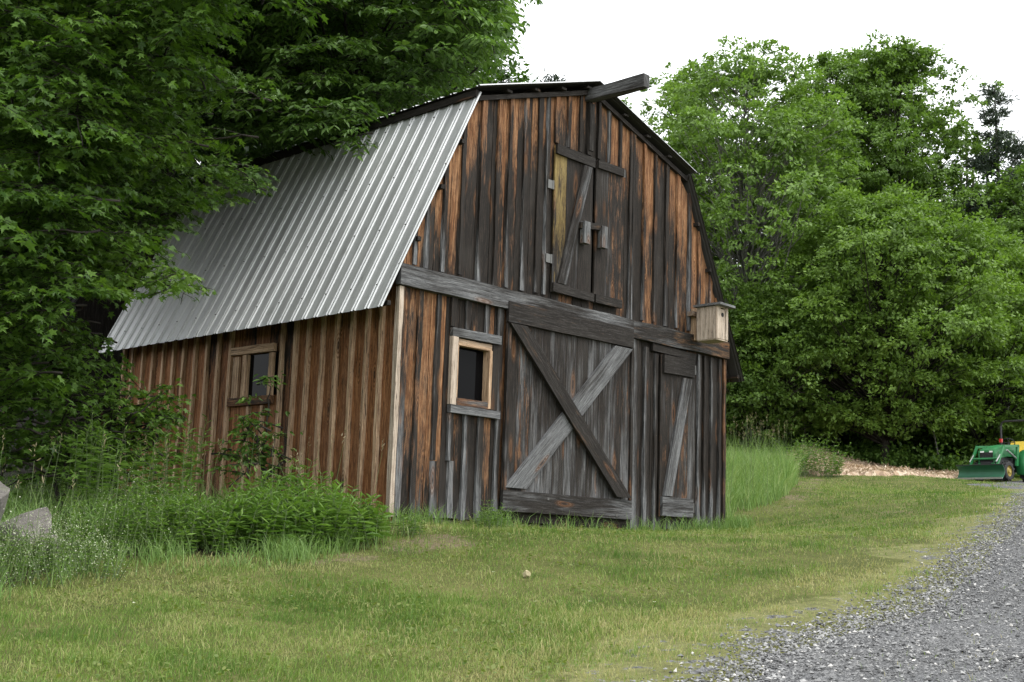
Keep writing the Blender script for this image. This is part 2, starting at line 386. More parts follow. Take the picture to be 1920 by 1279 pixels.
# belt beam: two lengths, left one sits a little lower/prouder
bm = MB()
bm.plank((-.10, -.045, 2.66), (4.03, -.045, 2.655), ZV, YV, .235, .085, (.26, .86), (.2, .76), 20, .004)
bm.plank((4.034, -.04, 2.65), (6.30, -.04, 2.665), ZV, YV, .24, .085, (.24, .70), (.44, .55), 12, .006)
bm.plank((4.5, -.035, 2.475), (5.5, -.035, 2.455), ZV, YV, .10, .05, (.2, .35), None, 6)
bm.build("belt_beam", MBEAM, barn)
cb = MB()
cb.plank((-.042, -.015, 0), (-.042, -.015, 2.53), XV, YV, .06, .07, (.75, .80), (.95, .15), 10, .004)
cb.build("corner_board", MPALE, barn)
cb = MB(); cb.plank((.05, -.022, .01), (.05, -.022, 2.53), XV, YV, .085, .024, (.3, .92), (.3, .5), 10, .004); cb.build("corner_board", MW, barn)
cb = MB(); cb.plank((W-.02, -.02, .0), (W-.02, -.02, 2.53), XV, YV, .06, .03, (.2, .6), (.4, .5), 10, .004); cb.build("corner_board", MW, barn)

# sill beam and footing along the front
sb = MB(); sb.plank((1.62, -.012, .075), (4.1, -.012, .07), ZV, YV, .13, .035, (.12, .5), None, 8, .004); sb.build("sill_board", MW, barn)
ft = MB(); ft.box((W/2, LEN/2+.03, -.45), W-.06, LEN-.1, .9); ft.build("footing", MCONC, barn)

# left wall
sw = MB(); x = 0.0
def tone_side(a, z): return .72-.22*cl(1-z/.9)-.16*cl((z-1.5)/.7)+.1*math.sin(a*5), .12+.42*cl(1-z/.8)  # top of the boards toned darker: eave shade painted in
while x < LEN-.05:
    w = min(RNG.uniform(.22, .29), LEN-x)
    z1 = 2.9
    if x+w > 2.42 and x < 2.88: 
        sw.vb('left', x+.002, x+w-.002, -.05, 1.46, 1.46, -.024, 0, tone_side); sw.vb('left', x+.002, x+w-.002, 2.0, z1, z1, -.024, 0, tone_side)
    else: sw.vb('left', x+.002, x+w-.002, -.05, z1, z1, -.024, 0, tone_side)
    x += w
sw.build("side_wall", MWS, barn)
sbt = MB()
for y in (.285,.53,.795,1.08,1.34,1.62,1.87,2.14,3.25,3.53,3.80,4.08,4.36,4.62,4.88,5.15,5.42,5.7,5.95):
    sbt.vb('left', y-.025, y+.025, .02+RNG.uniform(-.05, .03), 2.86, 2.86, .001, .05, lambda a, z: (.86-.25*cl((z-1.6)/.7), .02+.60*cl(1-z/.85)), .004)  # batten tops carry the same painted eave shade
for y in (2.48, 2.78): sbt.vb('left', y-.026, y+.026, .0, 1.34, 1.34, .001, .045, lambda a, z: (.85, .3), .004)
sbt.build("side_batten", MBT, barn)
# other walls
ow = MB(); x = 0
while x < LEN-.05:
    w = min(.26, LEN-x); ow.vb('right', x+.001, x+w-.001, -.05, 2.9, 2.9, -.024, 0, tone_side); x += w
ow.build("far_side_wall", MWS, barn)
ow = MB(); x = 0
while x < W-.05:
    w = min(.26, W-x); ow.vb('back', x+.001, x+w-.001, -.05, zroof(x)-.05, zroof(x+w)-.05, -.024, 0, tone_side); x += w
ow.build("back_wall", MWS, barn)

# ---- front window
def frontwin():
    m = MB()
    m.plank((.745, -.040, 2.135), (1.545, -.040, 2.142), ZV, YV, .10, .045, (.3, .95), None, 5)
    win = m.build("window", MW, barn)
    m = MB()
    m.plank((.79, -.038, 1.30), (.79, -.038, 2.083), XV, YV, .095, .05, (.9, .1), None, 5); m.build("frame", MPALE, win)
    m = MB(); m.plank((1.485, -.02, 1.305), (1.485, -.02, 2.085), XV, YV, .105, .03, (.25, .55), None, 5); m.build("frame", MW, win)
    m = MB()
    m.plank((.865, .02, 2.035), (1.425, .02, 2.035), ZV, YV, .075, .09, (.5, .72), None, 4)
    m.plank((1.405, .02, 1.31), (1.405, .02, 2.0), XV, YV, .045, .11, (.8, .4), None, 4)
    m.plank((.87, .02, 1.31), (.87, .02, 2.0), XV, YV, .03, .09, (.9, .1), None, 4)
    m.build("jamb", MBT, win)
    m = MB(); m.plank((.875, .0, 1.345), (1.41, .0, 1.345), ZV, YV, .085, .06, (.4, .72), None, 4)
    m.plank((.745, -.045, 1.25), (1.55, -.045, 1.247), ZV, YV, .09, .06, (.3, .9), None, 5); m.build("sill", MW, win)
    m = MB(); m.box((1.13, .085, 1.68), .52, .006, .64); m.build("pane", MGLASS, win)
frontwin()
def sidewin():
    m = MB(); m.plank((-.035, 2.28, 2.05), (-.035, 3.2, 2.06), ZV, XV, .10, .05, (.6, .4), None, 5)
    win = m.build("window", MBT, barn)
    for y, w in ((3.09, .12), (2.335, .085)):
        m = MB(); m.plank((-.03, y, 1.36), (-.03, y, 1.985), YV, XV, w, .04, (.85, .35), None, 4); m.build("frame", MBT, win)
    m = MB(); m.plank((-.005, 2.90, 1.42), (-.005, 2.90, 2.0), YV, XV, .10, .09, (.8, .3), None, 4); m.build("jamb", MBT, win)
    m = MB(); m.plank((-.04, 2.27, 1.40), (-.04, 3.2, 1.41), ZV, XV, .10, .06, (.5, .5), None, 5); m.build("sill", MW, win)
    m = MB(); m.box((.008, 2.6, 1.72), .006, .64, .60); m.build("pane", MGLASS, win)
sidewin()

# ---- big door
def door_leaf(name, x0, x1, z0, z1, yc, seams, tone, parent, mat=MW, t=.026, toned=None, mis=None):
    m = MB(); s = [x0]+seams+[x1]
    for i, (a, b) in enumerate(zip(s, s[1:])):
        tt = toned[i] if toned else tone
        m.mi = mis[i] if mis else 0
        m.plank(((a+b)/2, yc, z0), ((a+b)/2, yc, z1), XV, YV, b-a-.005, t+RNG.uniform(-.002, .003), tt[0], tt[1], 10, .0012)
    return m.build(name, mat, parent)
T1 = ((.30, .79), (.28, .68))
d = door_leaf("barn_door", 1.64, 4.05, .13, 2.63, -.045, [1.84, 2.06, 2.29, 2.50, 2.72, 2.93, 3.14, 3.36, 3.60, 3.83], T1, barn)
m = MB(); m.plank((1.612, -.08, 2.505), (4.02, -.08, 2.518), ZV, YV, .25, .045, (.18, .62), (.1, .5), 10, .002); m.build("rail", MBEAM, d)
m = MB(); m.plank((1.615, -.08, .255), (4.035, -.08, .245), ZV, YV, .245, .045, (.12, .74), (.12, .74), 10, .002); m.build("rail", MBEAM, d)
def brace(p0, p1, w, y, tone, par, mat, t=.045, tone1=None):
    p0 = np.array((p0[0], y, p0[1])); p1 = np.array((p1[0], y, p1[1])); dr = (p1-p0)/np.linalg.norm(p1-p0)
    m = MB(); m.plank(p0, p1, XV, YV, w/abs(dr[2]), t, tone, tone1, 12, .002); return m.build("brace", mat, par)
brace((1.84, .41), (3.83, 2.37), .255, -.079, (.25, 1.0), d, MBEAM, .04, (.2, .88))
brace((1.76, 2.36), (3.83, .40), .205, -.121, (.24, .34), d, MBEAM, .044, (.22, .42))
m = MB(); m.plank((1.652, -.075, .38), (1.652, -.075, 2.37), XV, YV, .05, .035, (.3, .75), None, 10, .002); m.build('edge_strip', MW, d); m = MB(); m.plank((4.03, -.072, .37), (4.03, -.072, 2.39), XV, YV, .05, .03, (.3, .6), None, 10, .002); m.build("edge_strip", MW, d)
for bx_, bz_ in ((3.72, .165), (2.4, .31)):
    m = MB(); m.box((bx_, -.105, bz_), .03, .008, .03); m.build('bolt', MSCREW, d)

# ---- small door
d = door_leaf("side_door", 4.69, 5.50, .19, 2.40, -.04, [4.90, 5.10, 5.32], ((.30, .68), (.22, .55)), barn)
m = MB(); m.plank((4.72, -.072, 2.272), (5.43, -.072, 2.28), ZV, YV, .25, .038, (.12, .40), None, 5); m.build("rail", MBEAM, d)
m = MB(); m.plank((4.715, -.072, .33), (5.42, -.072, .33), ZV, YV, .255, .038, (.25, .80), None, 5); m.build("rail", MBEAM, d)
brace((4.84, .47), (5.27, 2.125), .18, -.075, (.2, .95), d, MBEAM, .038, (.35, .85))
for hx_, hz_ in ((5.445, .335), (5.46, 2.27)):
    m = MB(); m.tube([(hx_, -.073, hz_-.065), (hx_, -.073, hz_+.065)], .016, 6); m.build('hinge', MSCREW, d)

# ---- loft doors
YL, GL = ((.34, .80), (.80, .34)), ((.30, .66), (.26, .55))
ld = door_leaf("loft_door", 2.415, 3.165, 2.89, 4.80, -.04, [2.64, 2.90], GL, barn, [MW, MYEL], toned=[YL, ((.22, .62), (.2, .6)), ((.2, .55), (.2, .55))], mis=[1, 0, 0])
m = MB(); m.plank((2.415, -.07, 4.745), (3.165, -.07, 4.735), ZV, YV, .125, .034, (.15, .55), None, 4); m.build("rail", MBEAM, ld)
m = MB(); m.plank((2.41, -.07, 2.945), (3.20, -.07, 2.935), ZV, YV, .11, .034, (.15, .5), None, 4); m.build("rail", MBEAM, ld)
brace((2.57, 3.01), (3.03, 4.66), .15, -.07, (.2, .66), ld, MBEAM, .034)
for z in (4.26, 3.30):
    m = MB(); m.box((2.335, -.052, z), .09, .012, .11); m.box((2.385, -.055, z), .02, .02, .115); m.build("hinge", MGALV, ld)
rd_ = door_leaf("loft_door", 3.222, 3.775, 2.89, 4.80, -.042, [3.48], GL, barn, [MW, MYEL], toned=[((.26, .62), (.3, .6)), ((.2, .64), (.2, .56))], mis=[0, 0])
m = MB(); m.plank((3.235, -.072, 4.745), (3.775, -.072, 4.755), ZV, YV, .11, .034, (.2, .55), None, 4); m.build("rail", MBEAM, rd_)
m = MB(); m.plank((3.235, -.072, 2.94), (3.775, -.072, 2.94), ZV, YV, .11, .034, (.3, .5), None, 4); m.build("rail", MBEAM, rd_)
m = MB(); m.box((3.79, -.052, 4.76), .075, .012, .11); m.build("hinge", MGALV, rd_)
m = MB(); m.plank((2.86, -.105, 3.83), (3.33, -.105, 3.895), ZV, YV, .08, .04, (.3, .7), None, 3); lt = m.build("latch_bar", MBEAM, barn)
for a, z in ((2.955, 3.745), (3.31, 3.755)):
    m = MB(); m.plank((a, -.12, z-.145), (a, -.12, z+.145), XV, YV, .115, .075, (.22, .92), None, 3); m.build("latch_block", MW, lt)
# black upright sheet standing in for the unlit loft behind the slit
m = MB(); m.box((3.1, .3, 3.85), 1.4, .01, 2.0); m.build("loft_dark_sheet", MDARK, barn)

# ---- roof
def ribbed(prof_pts, y0, y1, step=.228, rib=.0145, name="roof", mat=None, thick=.002, parent=None, rows=3):
    """ribbed sheet: cross section along y, extruded from lower (x,z) to upper (x,z)"""
    ys, hs = [], []; y = y0
    while y < y1:
        for dy, h in ((0, 0), (.010, rib), (.030, rib), (.040, 0), (.055, 0), (.064, rib*.8), (.080, rib*.8), (.089, 0)):
            if y+dy <= y1: ys.append(y+dy); hs.append(h)
        for q in (.135, .165, .195):
            if y+q < y1: ys.append(y+q); hs.append(0)
        y += step
    ys.append(y1); hs.append(0)
    ys = np.array(ys); hs = np.array(hs); (xa, za), (xb, zb) = prof_pts
    nx, nz = -(zb-za), (xb-xa); ln = math.hypot(nx, nz); nx /= ln; nz /= ln
    if nz < 0: nx, nz = -nx, -nz
    m = MB(); n = len(ys); R = 9; V = []
    for r in range(R+1):
        f = r/R; wav = .0015*np.sin(ys*3+f*9)
        V.append(np.c_[xa+(xb-xa)*f+nx*(hs+wav), ys, za+(zb-za)*f+nz*(hs+wav)])
    V = np.array(V).reshape(-1, 3); Q = [(r*n+i, r*n+i+1, (r+1)*n+i+1, (r+1)*n+i) for r in range(R) for i in range(n-1)]
    m.add(V, Q)
    V2 = V-np.array((nx, 0, nz))*.004; m.mi = 2; m.add(V2, [q[::-1] for q in Q])
    # screws on the purlin rows
    m.mi = 1; y = y0+.024
    for fr in (.10, .37, .64, .93):
        for i in range(0, int((y1-y0)/step)+1, 2):
            yy = y0+.024+i*step+ (step if int(fr*10) % 2 else 0)
            if yy > y1-.03: continue
            c = np.array((xa+(xb-xa)*fr+nx*(rib+.003), yy, za+(zb-za)*fr+nz*(rib+.003)))
            m.box(c, .018, .018, .012)
    m.mi = 0
    return m.build(name, [mat, MSCREW, MUNDER], parent)
RL = 6.12
roof = empty("roof", parent=barn)
o = ribbed(((-.35, 2.245), (1.03, 5.085)), -.09, RL, name="lower_slope", mat=MROOF, parent=roof)
ribbed(((6.63, 2.245), (5.25, 5.085)), -.13, RL, name="lower_slope", mat=MROOF, parent=roof)
ribbed(((.93, 5.125), (3.14, 5.845)), -.16, RL+.1, name="upper_slope", mat=MROOF, parent=roof)
ribbed(((5.35, 5.125), (3.14, 5.845)), -.16, RL+.1, name="upper_slope", mat=MROOF, parent=roof)
for sgn in (1, -1):
    X = lambda q: 3.14+sgn*(q-3.14)
    m = MB(); m.plank((X(.985), -.06, 5.065), (X(.985), RL, 5.065), XV, ZV, .05, .085, (.2, .4), None, 20); m.build('break_fascia', MBEAM, roof)
for sgn in (1, -1):
    for x0, z0 in ((-.30, 2.30), (.10, 3.10), (.42, 3.78), (.72, 4.40)):
        xx = 3.14+sgn*(x0+.05-3.14); m = MB(); m.plank((xx, -.085, z0+.005), (xx, RL-.1, z0+.005), XV, ZV, .05, .05, (.3, .5), None, 6); m.build('purlin', MBEAM, roof)
    for x0 in (1.5, 2.0, 2.5, 3.0):
        xx = 3.14+sgn*(x0-3.14); m = MB(); m.plank((xx, -.10, zroof(x0)+.005), (xx, RL, zroof(x0)+.005), XV, ZV, .09, .03, (.3, .5), None, 6); m.build('purlin', MBEAM, roof)
# barge boards under the front overhang
for sgn in (1, -1):
    X = lambda q: 3.14+sgn*(q-3.14); m = MB()
    for (xa, za), (xb, zb) in (((1.02, 5.04), (3.14, 5.735)),):
        p0 = np.array((X(xa), -.03, za-.02)); p1 = np.array((X(xb), -.03, zb-.02)); dr = (p1-p0)/np.linalg.norm(p1-p0)
        m.plank(p0, p1, np.cross(dr, YV), YV, .06, .05, (.15, .35), None, 8)
    m.build("barge_board", MBEAM, roof)
# hoist beam at the ridge
m = MB(); m.plank((3.08, .1, 5.655), (3.08, -.98, 5.63), ZV, XV, .165, .12, (.2, .80), None, 8, .006); m.build("hoist_beam", MBEAM, barn)
m = MB(); m.plank((3.12, -.03, 5.55), (3.12, -.03, 4.9), XV, YV, .09, .05, (.1, .45), None, 5, .004); m.build("beam_post", MBEAM, barn)

# ---- rear outbuilding, mostly hidden in the trees
ob = tag(empty("outbuilding", (0, 8.0, 0)), "dark outbuilding with ribbed roof half hidden in the trees behind the barn", "shed")
m = MB()
for i in range(16): m.plank((0.02, .2+i*.25, -.3), (0.02, .2+i*.25, 2.9), YV, XV, .245, .024, (.2, .1), None, 6)
for i in range(25): m.plank((.12+i*.25, .1, -.3), (.12+i*.25, .1, zroof(.12+i*.25)-.3), XV, YV, .245, .024, (.2, .1), None, 6)
m.build("wall", MBEAM, ob)
orf = empty("roof", parent=ob)
for sgn in (1, -1):
    X = lambda q: 3.14+sgn*(q-3.14)
    ribbed(((X(-.35), 2.18), (X(1.03), 5.0)), 0, 4.2, name="lower_slope", mat=MROOFD, parent=orf)
    ribbed(((X(.95), 5.02), (3.14, 5.7)), 0, 4.2, name="upper_slope", mat=MROOFD, parent=orf)

# ---- nest box on the belt beam
nb = tag(empty("birdhouse", (5.46, -.36, 2.79), 0), "small weathered wooden birdhouse with a round hole on the end of the belt beam", "birdhouse")
def bhbox():
    m = MB(); hw, dp, h = .135, .165, .46
    m.plank((-hw, 0, -.12), (-hw, 0, h-.12), YV, XV, 2*dp, .02, (.8, .42), (.8, .40), 4)
    m.plank((hw, 0, -.12), (hw, 0, h-.12), YV, XV, 2*dp, .02, (.8, .5), None, 4)
    m.plank((0, dp, -.12), (0, dp, h-.12), XV, YV, 2*hw-.03, .02, (.8, .5), None, 4)
    m.plank((-hw, 0, -.125), (hw, 0, -.125), YV, ZV, 2*dp, .02, (.8, .4), None, 2)
    b = m.build("box", MPALE, nb)
    m = MB(); m.plank((-.095, -dp, -.115), (-.095, -dp, h-.12), XV, YV, .07, .022, (.95, .0), None, 4); m.plank((.10, -dp, -.115), (.10, -dp, h-.12), XV, YV, .06, .022, (.95, .0), None, 4)
    m.plank((.0, -dp+.004, -.115), (.0, -dp+.004, h-.15), XV, YV, .115, .016, (.9, .15), None, 4); m.plank((0, -dp, h-.135), (0, -dp, h-.12), XV, YV, .12, .022, (.95, 0), None, 2)
    f = m.build("front_panel", MPALE, nb)
    m = MB(); th = np.arange(14)/14*2*math.pi
    V = np.c_[.032*np.cos(th), np.full(14, -dp-.0065), .23+.032*np.sin(th)]
    m.add(np.r_[V, V+(0, .02, 0)], [(i, (i+1) % 14, (i+1) % 14+14, i+14) for i in range(14)], [(0, i, i+1) for i in range(1, 13)]); m.build("entrance_hole", MDARK, f)
    m = MB(); m.plank((-.185, -.03, h-.098), (.185, -.03, h-.102), YV, ZV, .46, .032, (.5, 1.0), None, 4); m.build("lid", MPALE, nb)
    m = MB(); m.plank((-.16, .27, h-.19), (.1, .27, h-.19), ZV, YV, .06, .10, (.3, .8), None, 3); m.plank((0, .3, -.1), (0, .3, h-.1), XV, YV, .1, .12, (.5, .5), None, 3); m.build("bracket", MBT, nb)
bhbox()
RNG = np.random.default_rng(102)
# ------------------------------------------------------------------ ground, road, lawn
def hit(px, py, lo=3., hi=90.):
    d = RGT*(px-960)/FPX - UPV*(py-639.5)/FPX + FWD; d = d/math.hypot(d[0], d[1])
    t = np.arange(lo, hi, .1); P = CAM+t[:, None]*d; f = P[:, 2]-gz(P[:, 0], P[:, 1]); i = np.where(f < 0)[0]
    q = P[i[0]] if len(i) else CAM+d*45
    return np.array((q[0], q[1], g1(q[0], q[1])))
edge_px = [(1319,1265),(1397,1213),(1494,1184),(1600,1160),(1681,1122),(1729,1090),(1778,1048),(1830,1008),(1868,978),(1905,940),(1928,915)]
EDG = np.array([hit(*p)[:2] for p in edge_px])
d0 = EDG[0]-EDG[2]; d0 /= np.linalg.norm(d0)
dN = EDG[-1]-EDG[-3]; dN /= np.linalg.norm(dN)
EDG = np.r_[[EDG[0]+d0*9, EDG[0]+d0*3], EDG, [EDG[-1]+dN*6+(.5, -.8), EDG[-1]+dN*14+(1, -4), EDG[-1]+dN*30+(0, -14)]]
_s = np.r_[0, np.cumsum(np.linalg.norm(np.diff(EDG, axis=0), axis=1))]; ss_ = np.arange(0, _s[-1], .2)
EDG = np.c_[np.interp(ss_, _s, EDG[:, 0]), np.interp(ss_, _s, EDG[:, 1])]
for it in range(6): EDG[1:-1] = .5*EDG[1:-1]+.25*(EDG[:-2]+EDG[2:])
TAN = np.gradient(EDG, axis=0); TAN /= np.linalg.norm(TAN, axis=1)[:, None]; NRM = np.c_[TAN[:, 1], -TAN[:, 0]]   # towards the road (right)
def road_d(x, y):
    """signed distance past the road edge, positive on the road"""
    x = np.asarray(x, float); y = np.asarray(y, float); out = np.empty(len(x)); E = EDG[::3]; N = NRM[::3]
    for c in range(0, len(x), 20000):
        dx = x[c:c+20000, None]-E[None, :, 0]; dy = y[c:c+20000, None]-E[None, :, 1]
        i = (dx*dx+dy*dy).argmin(1); k = np.arange(len(i)); out[c:c+20000] = dx[k, i]*N[i, 0]+dy[k, i]*N[i, 1]
    return out
def inpoly(x, y, P):
    P = np.asarray(P, float); r = np.zeros(len(x), bool)
    for (xa, ya), (xb, yb) in zip(P, np.roll(P, -1, 0)):
        r ^= ((ya > y) != (yb > y)) & (x < (xb-xa)*(y-ya)/(yb-ya+1e-12)+xa)
    return r
def axis_(lo, hi, st, far):
    a = list(np.arange(lo, hi, st)); s = st; q = a[-1]
    while q < far: s *= 1.25; q += s; a.append(q)
    s = st; q = lo; b = []
    while q > -far: s *= 1.25; q -= s; b.append(q)
    return np.array(b[::-1]+a)
gx = axis_(-14, 40, .25, 900); gy = axis_(-12, 20, .25, 900)
GX, GY = np.meshgrid(gx, gy); X_, Y_ = GX.ravel(), GY.ravel()
Rr = np.hypot(X_-10, Y_-5); Z_ = gz(X_, Y_); far = sstep(90, 220, Rr); Z_ = Z_*(1-far)+6*far
Z_ += (fbm(X_*1.1, Y_*1.1, 3)-.5)*.05*np.exp(-Rr/60)
mound = np.zeros_like(Z_)
rdist = road_d(X_, Y_)
Z_ -= .05*sstep(.35, .9, rdist)*(Rr < 80)          # the bed the gravel lies on
WEED_EDGE = np.array([hit(*p)[:2] for p in [(-60,1150),(0,1100),(80,1085),(150,1060),(260,1050),(380,1045),(480,1040),(560,1035),(640,1022),(700,1005),(738,985)]])
WEED_POLY = np.r_[WEED_EDGE, [(0, -.1), (0, 12), (-14, 12), (-14, 0)]]
TALL_POLY = np.array([(6.75, .15), *[hit(*p)[:2] for p in [(1372,962),(1410,958),(1450,945),(1478,930),(1490,912)]], (17.5, 5.5), (14, 9), (6.75, 7)])
PATH_POLY = np.array([hit(*p)[:2] for p in [(1490,905),(1540,897),(1530,930),(1480,955),(1430,965),(1462,945)]])
DIRT_POLY = np.array([hit(*p)[:2] for p in [(640,1030),(720,1015),(800,1000),(880,1008),(900,1022),(820,1035),(740,1048),(650,1062),(590,1055)]])
moss = sstep(-.95, -.2, rdist+(fbm(X_*.8, Y_*.8)-.5)*1.3)
dirt = np.zeros_like(Z_)
for P_ in (DIRT_POLY, PATH_POLY): dirt = np.maximum(dirt, inpoly(X_, Y_, P_)*.75*sstep(.3, .6, fbm(X_*2.1, Y_*2.1)))
dirt = np.maximum(dirt, np.maximum(sstep(.66, .8, fbm(X_*.5+9, Y_*.5+4)), 0)*.7)
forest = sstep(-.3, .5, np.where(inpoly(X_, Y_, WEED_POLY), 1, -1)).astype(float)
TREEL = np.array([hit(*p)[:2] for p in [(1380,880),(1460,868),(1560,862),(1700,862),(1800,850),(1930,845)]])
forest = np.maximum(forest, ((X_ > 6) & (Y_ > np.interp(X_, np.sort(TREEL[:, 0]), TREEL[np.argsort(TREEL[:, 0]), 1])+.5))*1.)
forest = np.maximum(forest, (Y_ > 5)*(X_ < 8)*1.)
def ground_mat():
    k = NT("ground_turf"); tc = k.n('ShaderNodeTexCoord').outputs['Object']; a = k.sep(k.attr('gcol'))
    n1 = k.noise(tc, 1.3, 5, .65); n2 = k.noise(tc, 35, 5, .7); n3 = k.noise(tc, 150, 4, .7); n4 = k.noise(tc, 5, 4, .6)
    turf = k.ramp(k.math('ADD', k.math('MULTIPLY', n1, .5), k.math('MULTIPLY', n2, .5)), (.3, (.04, .05, .015)), (.5, (.095, .105, .032)), (.72, (.21, .185, .08)))
    dirtc = k.ramp(n2, (.3, (.08, .06, .036)), (.5, (.15, .12, .075)), (.7, (.26, .21, .14)))
    mossc = k.ramp(k.math('ADD', k.math('MULTIPLY', n2, .5), k.math('MULTIPLY', n4, .5)), (.34, (.085, .085, .045)), (.5, (.165, .17, .065)), (.64, (.25, .235, .115)))
    gv = k.voro(tc, 55, 'Color'); gvs = k.sep(gv)[0]
    gravel = k.ramp(gvs, (.0, (.05, .05, .052)), (.5, (.12, .12, .125)), (1, (.26, .26, .26)))
    stone_on = k.ss(k.math('ADD', n4, k.math('MULTIPLY', a[0], .30)), .82, .92)
    mg = k.mix(stone_on, mossc, gravel)
    c = k.mix(k.ss(k.math('ADD', a[1], k.math('ADD', k.math('MULTIPLY', k.math('SUBTRACT', n4, .5), 1.6), k.math('MULTIPLY', k.math('SUBTRACT', n2, .5), 1.6))), .4, .75), turf, dirtc)
    c = k.mix(k.ss(k.math('ADD', a[0], k.math('MULTIPLY', k.math('SUBTRACT', n4, .5), .8)), .3, .65), c, mg)
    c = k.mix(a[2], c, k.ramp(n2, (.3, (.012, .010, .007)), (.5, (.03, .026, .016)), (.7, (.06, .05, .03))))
    k.bsdf(c, .95, 0, k.math('ADD', n2, k.math('MULTIPLY', n3, .5)), .8, .02, .1); return k.m
nx_, ny_ = len(gx), len(gy); ii = np.arange((ny_-1)*nx_).reshape(ny_-1, nx_)[:, :-1].ravel()
gq = np.c_[ii, ii+1, ii+nx_+1, ii+nx_]
ground = tag(raw_mesh("ground", np.c_[X_, Y_, Z_], gq, [], ground_mat(), None, {"gcol": ('FLOAT_VECTOR', np.c_[moss, dirt, forest])}, True), kind="structure")

# gravel road sheet
def gravel_mat():
    k = NT("gravel_bed"); tc = k.n('ShaderNodeTexCoord').outputs['Object']
    v = k.voro(tc, 60, 'Color'); vs = k.sep(v)[0]; d = k.voro(tc, 60); v2 = k.sep(k.voro(tc, 24, 'Color'))[1]; n = k.noise(tc, .9, 4, .6); n2 = k.noise(tc, 6, 4)
    c = k.ramp(k.math('ADD', k.math('MULTIPLY', vs, .7), k.math('MULTIPLY', v2, .3)), (.1, (.072, .071, .072)), (.5, (.165, .165, .167)), (.85, (.29, .288, .285)), (1, (.42, .415, .41)))
    c = k.mix(k.ss(k.math('ADD', k.math('MULTIPLY', n, .6), k.math('MULTIPLY', n2, .4)), .42, .62), c, k.mix(.6, c, (.18, .182, .187)))
    k.bsdf(c, .9, 0, k.math('SUBTRACT', k.math('MULTIPLY', vs, .5), d), 1, .03, .2); return k.m
MGRAV = gravel_mat()
def strip(name, E, N, offs, zoff, mat, wob):
    V = []; m = len(offs)
    for i, (e, nn) in enumerate(zip(E, N)):
        for o in offs:
            oo = o+((fbm(np.array([e[0]*1.3]), np.array([e[1]*1.3]))[0]-.5)*wob+(fbm(np.array([e[0]*5]), np.array([e[1]*5]))[0]-.5)*wob*.4 if o == offs[0] else 0)
            V.append((e[0]+nn[0]*oo, e[1]+nn[1]*oo))
    V = np.array(V); z = gz(V[:, 0], V[:, 1])+zoff
    edge = np.tile(np.arange(m) == 0, len(E)); z = z-np.where(edge, .05, 0)
    if zoff > .0 and name.endswith('turnout'): z -= np.where(np.tile(np.arange(m) == m-1, len(E)), .06, 0); z[:m] -= .06
    z += np.where(edge, 0, (fbm(V[:, 0]*.7, V[:, 1]*.7)-.5)*.03)
    n = len(E); Q = [(i*m+j, i*m+j+1, (i+1)*m+j+1, (i+1)*m+j) for i in range(n-1) for j in range(m-1)]
    return raw_mesh(name, np.c_[V, z], Q, [], mat, None, None, True)
road = tag(strip("gravel_road", EDG, NRM, [0.15, .35, .7, 1.2, 2, 3, 4, 5, 6.2], .012, MGRAV, .55), kind="structure")
dv = np.array([hit(*p)[:2] for p in [(1770,910),(1800,907),(1840,905),(1880,902),(1920,899),(1960,896)]]); 
dvn = np.gradient(dv, axis=0); dvn /= np.linalg.norm(dvn, axis=1)[:, None]; dvn = np.c_[dvn[:, 1], -dvn[:, 0]]
drive = tag(strip("gravel_turnout", dv, dvn, [0, .3, .6, 1.0, 1.4, 1.75, 2.0], .012, MGRAV, .4), kind="structure")

# ---- loose stones on the road: displaced little polyhedra
def stones(n_, name, mat, sampler, smin, smax):
    P = sampler(n_); n = len(P)
    base = np.array([(1, 0, 0), (-1, 0, 0), (0, 1, 0), (0, -1, 0), (0, 0, 1), (0, 0, -1)], float); F = np.array([(0, 2, 4), (2, 1, 4), (1, 3, 4), (3, 0, 4), (2, 0, 5), (1, 2, 5), (3, 1, 5), (0, 3, 5)])
    s = np.exp(RNG.normal(0, .35, n)); s = np.clip(s, .5, 2.2)*(smin+smax)/2
    dj = base[None]+RNG.normal(0, .28, (n, 6, 3)); sc = RNG.uniform(.6, 1.2, (n, 1, 3))*np.array((1, 1, .7)); V = dj*sc*s[:, None, None]
    a = RNG.random(n)*6.28; ca, sa = np.cos(a)[:, None], np.sin(a)[:, None]
    V = np.stack([V[..., 0]*ca-V[..., 1]*sa, V[..., 0]*sa+V[..., 1]*ca, V[..., 2]], -1)+P[:, None, :]
    T = F[None]+(np.arange(n)*6)[:, None, None]
    t = np.repeat(np.clip(RNG.normal(.45, .24, n), 0, 1), 6)
    return raw_mesh(name, V.reshape(-1, 3), [], T.reshape(-1, 3), mat, None, {"tint": ('FLOAT', t)})
def stone_mat():
    k = NT("gravel_stone"); t = k.attr('tint', 'Fac'); c = k.ramp(t, (0, (.078, .077, .077)), (.45, (.19, .19, .19)), (.8, (.33, .327, .32)), (1, (.55, .53, .50)))
    k.bsdf(c, .85, spec=.3); return k.m
def samp_road(n):
    s = RNG.integers(0, len(EDG), n); dd = np.hypot(EDG[s, 0]-CAM[0], EDG[s, 1]-CAM[1]); keep = RNG.random(n) < np.clip((9/dd)**1.1, 0, 1)*(dd < 32); s = s[keep]
    o = np.where(RNG.random(len(s)) < .75, RNG.random(len(s))*3.6+.2, RNG.normal(.22, .16, len(s)))
    p = EDG[s]+TAN[s]*RNG.uniform(-.1, .1, len(s))[:, None]+NRM[s]*o[:, None]+RNG.normal(0, .05, (len(s), 2))
    return np.c_[p, gz(p[:, 0], p[:, 1])+.014+RNG.random(len(p))*.012]
tag(stones(230000, "gravel", stone_mat(), samp_road, .006, .0115), "loose grey gravel stones lying on the driveway", "gravel", kind="stuff")

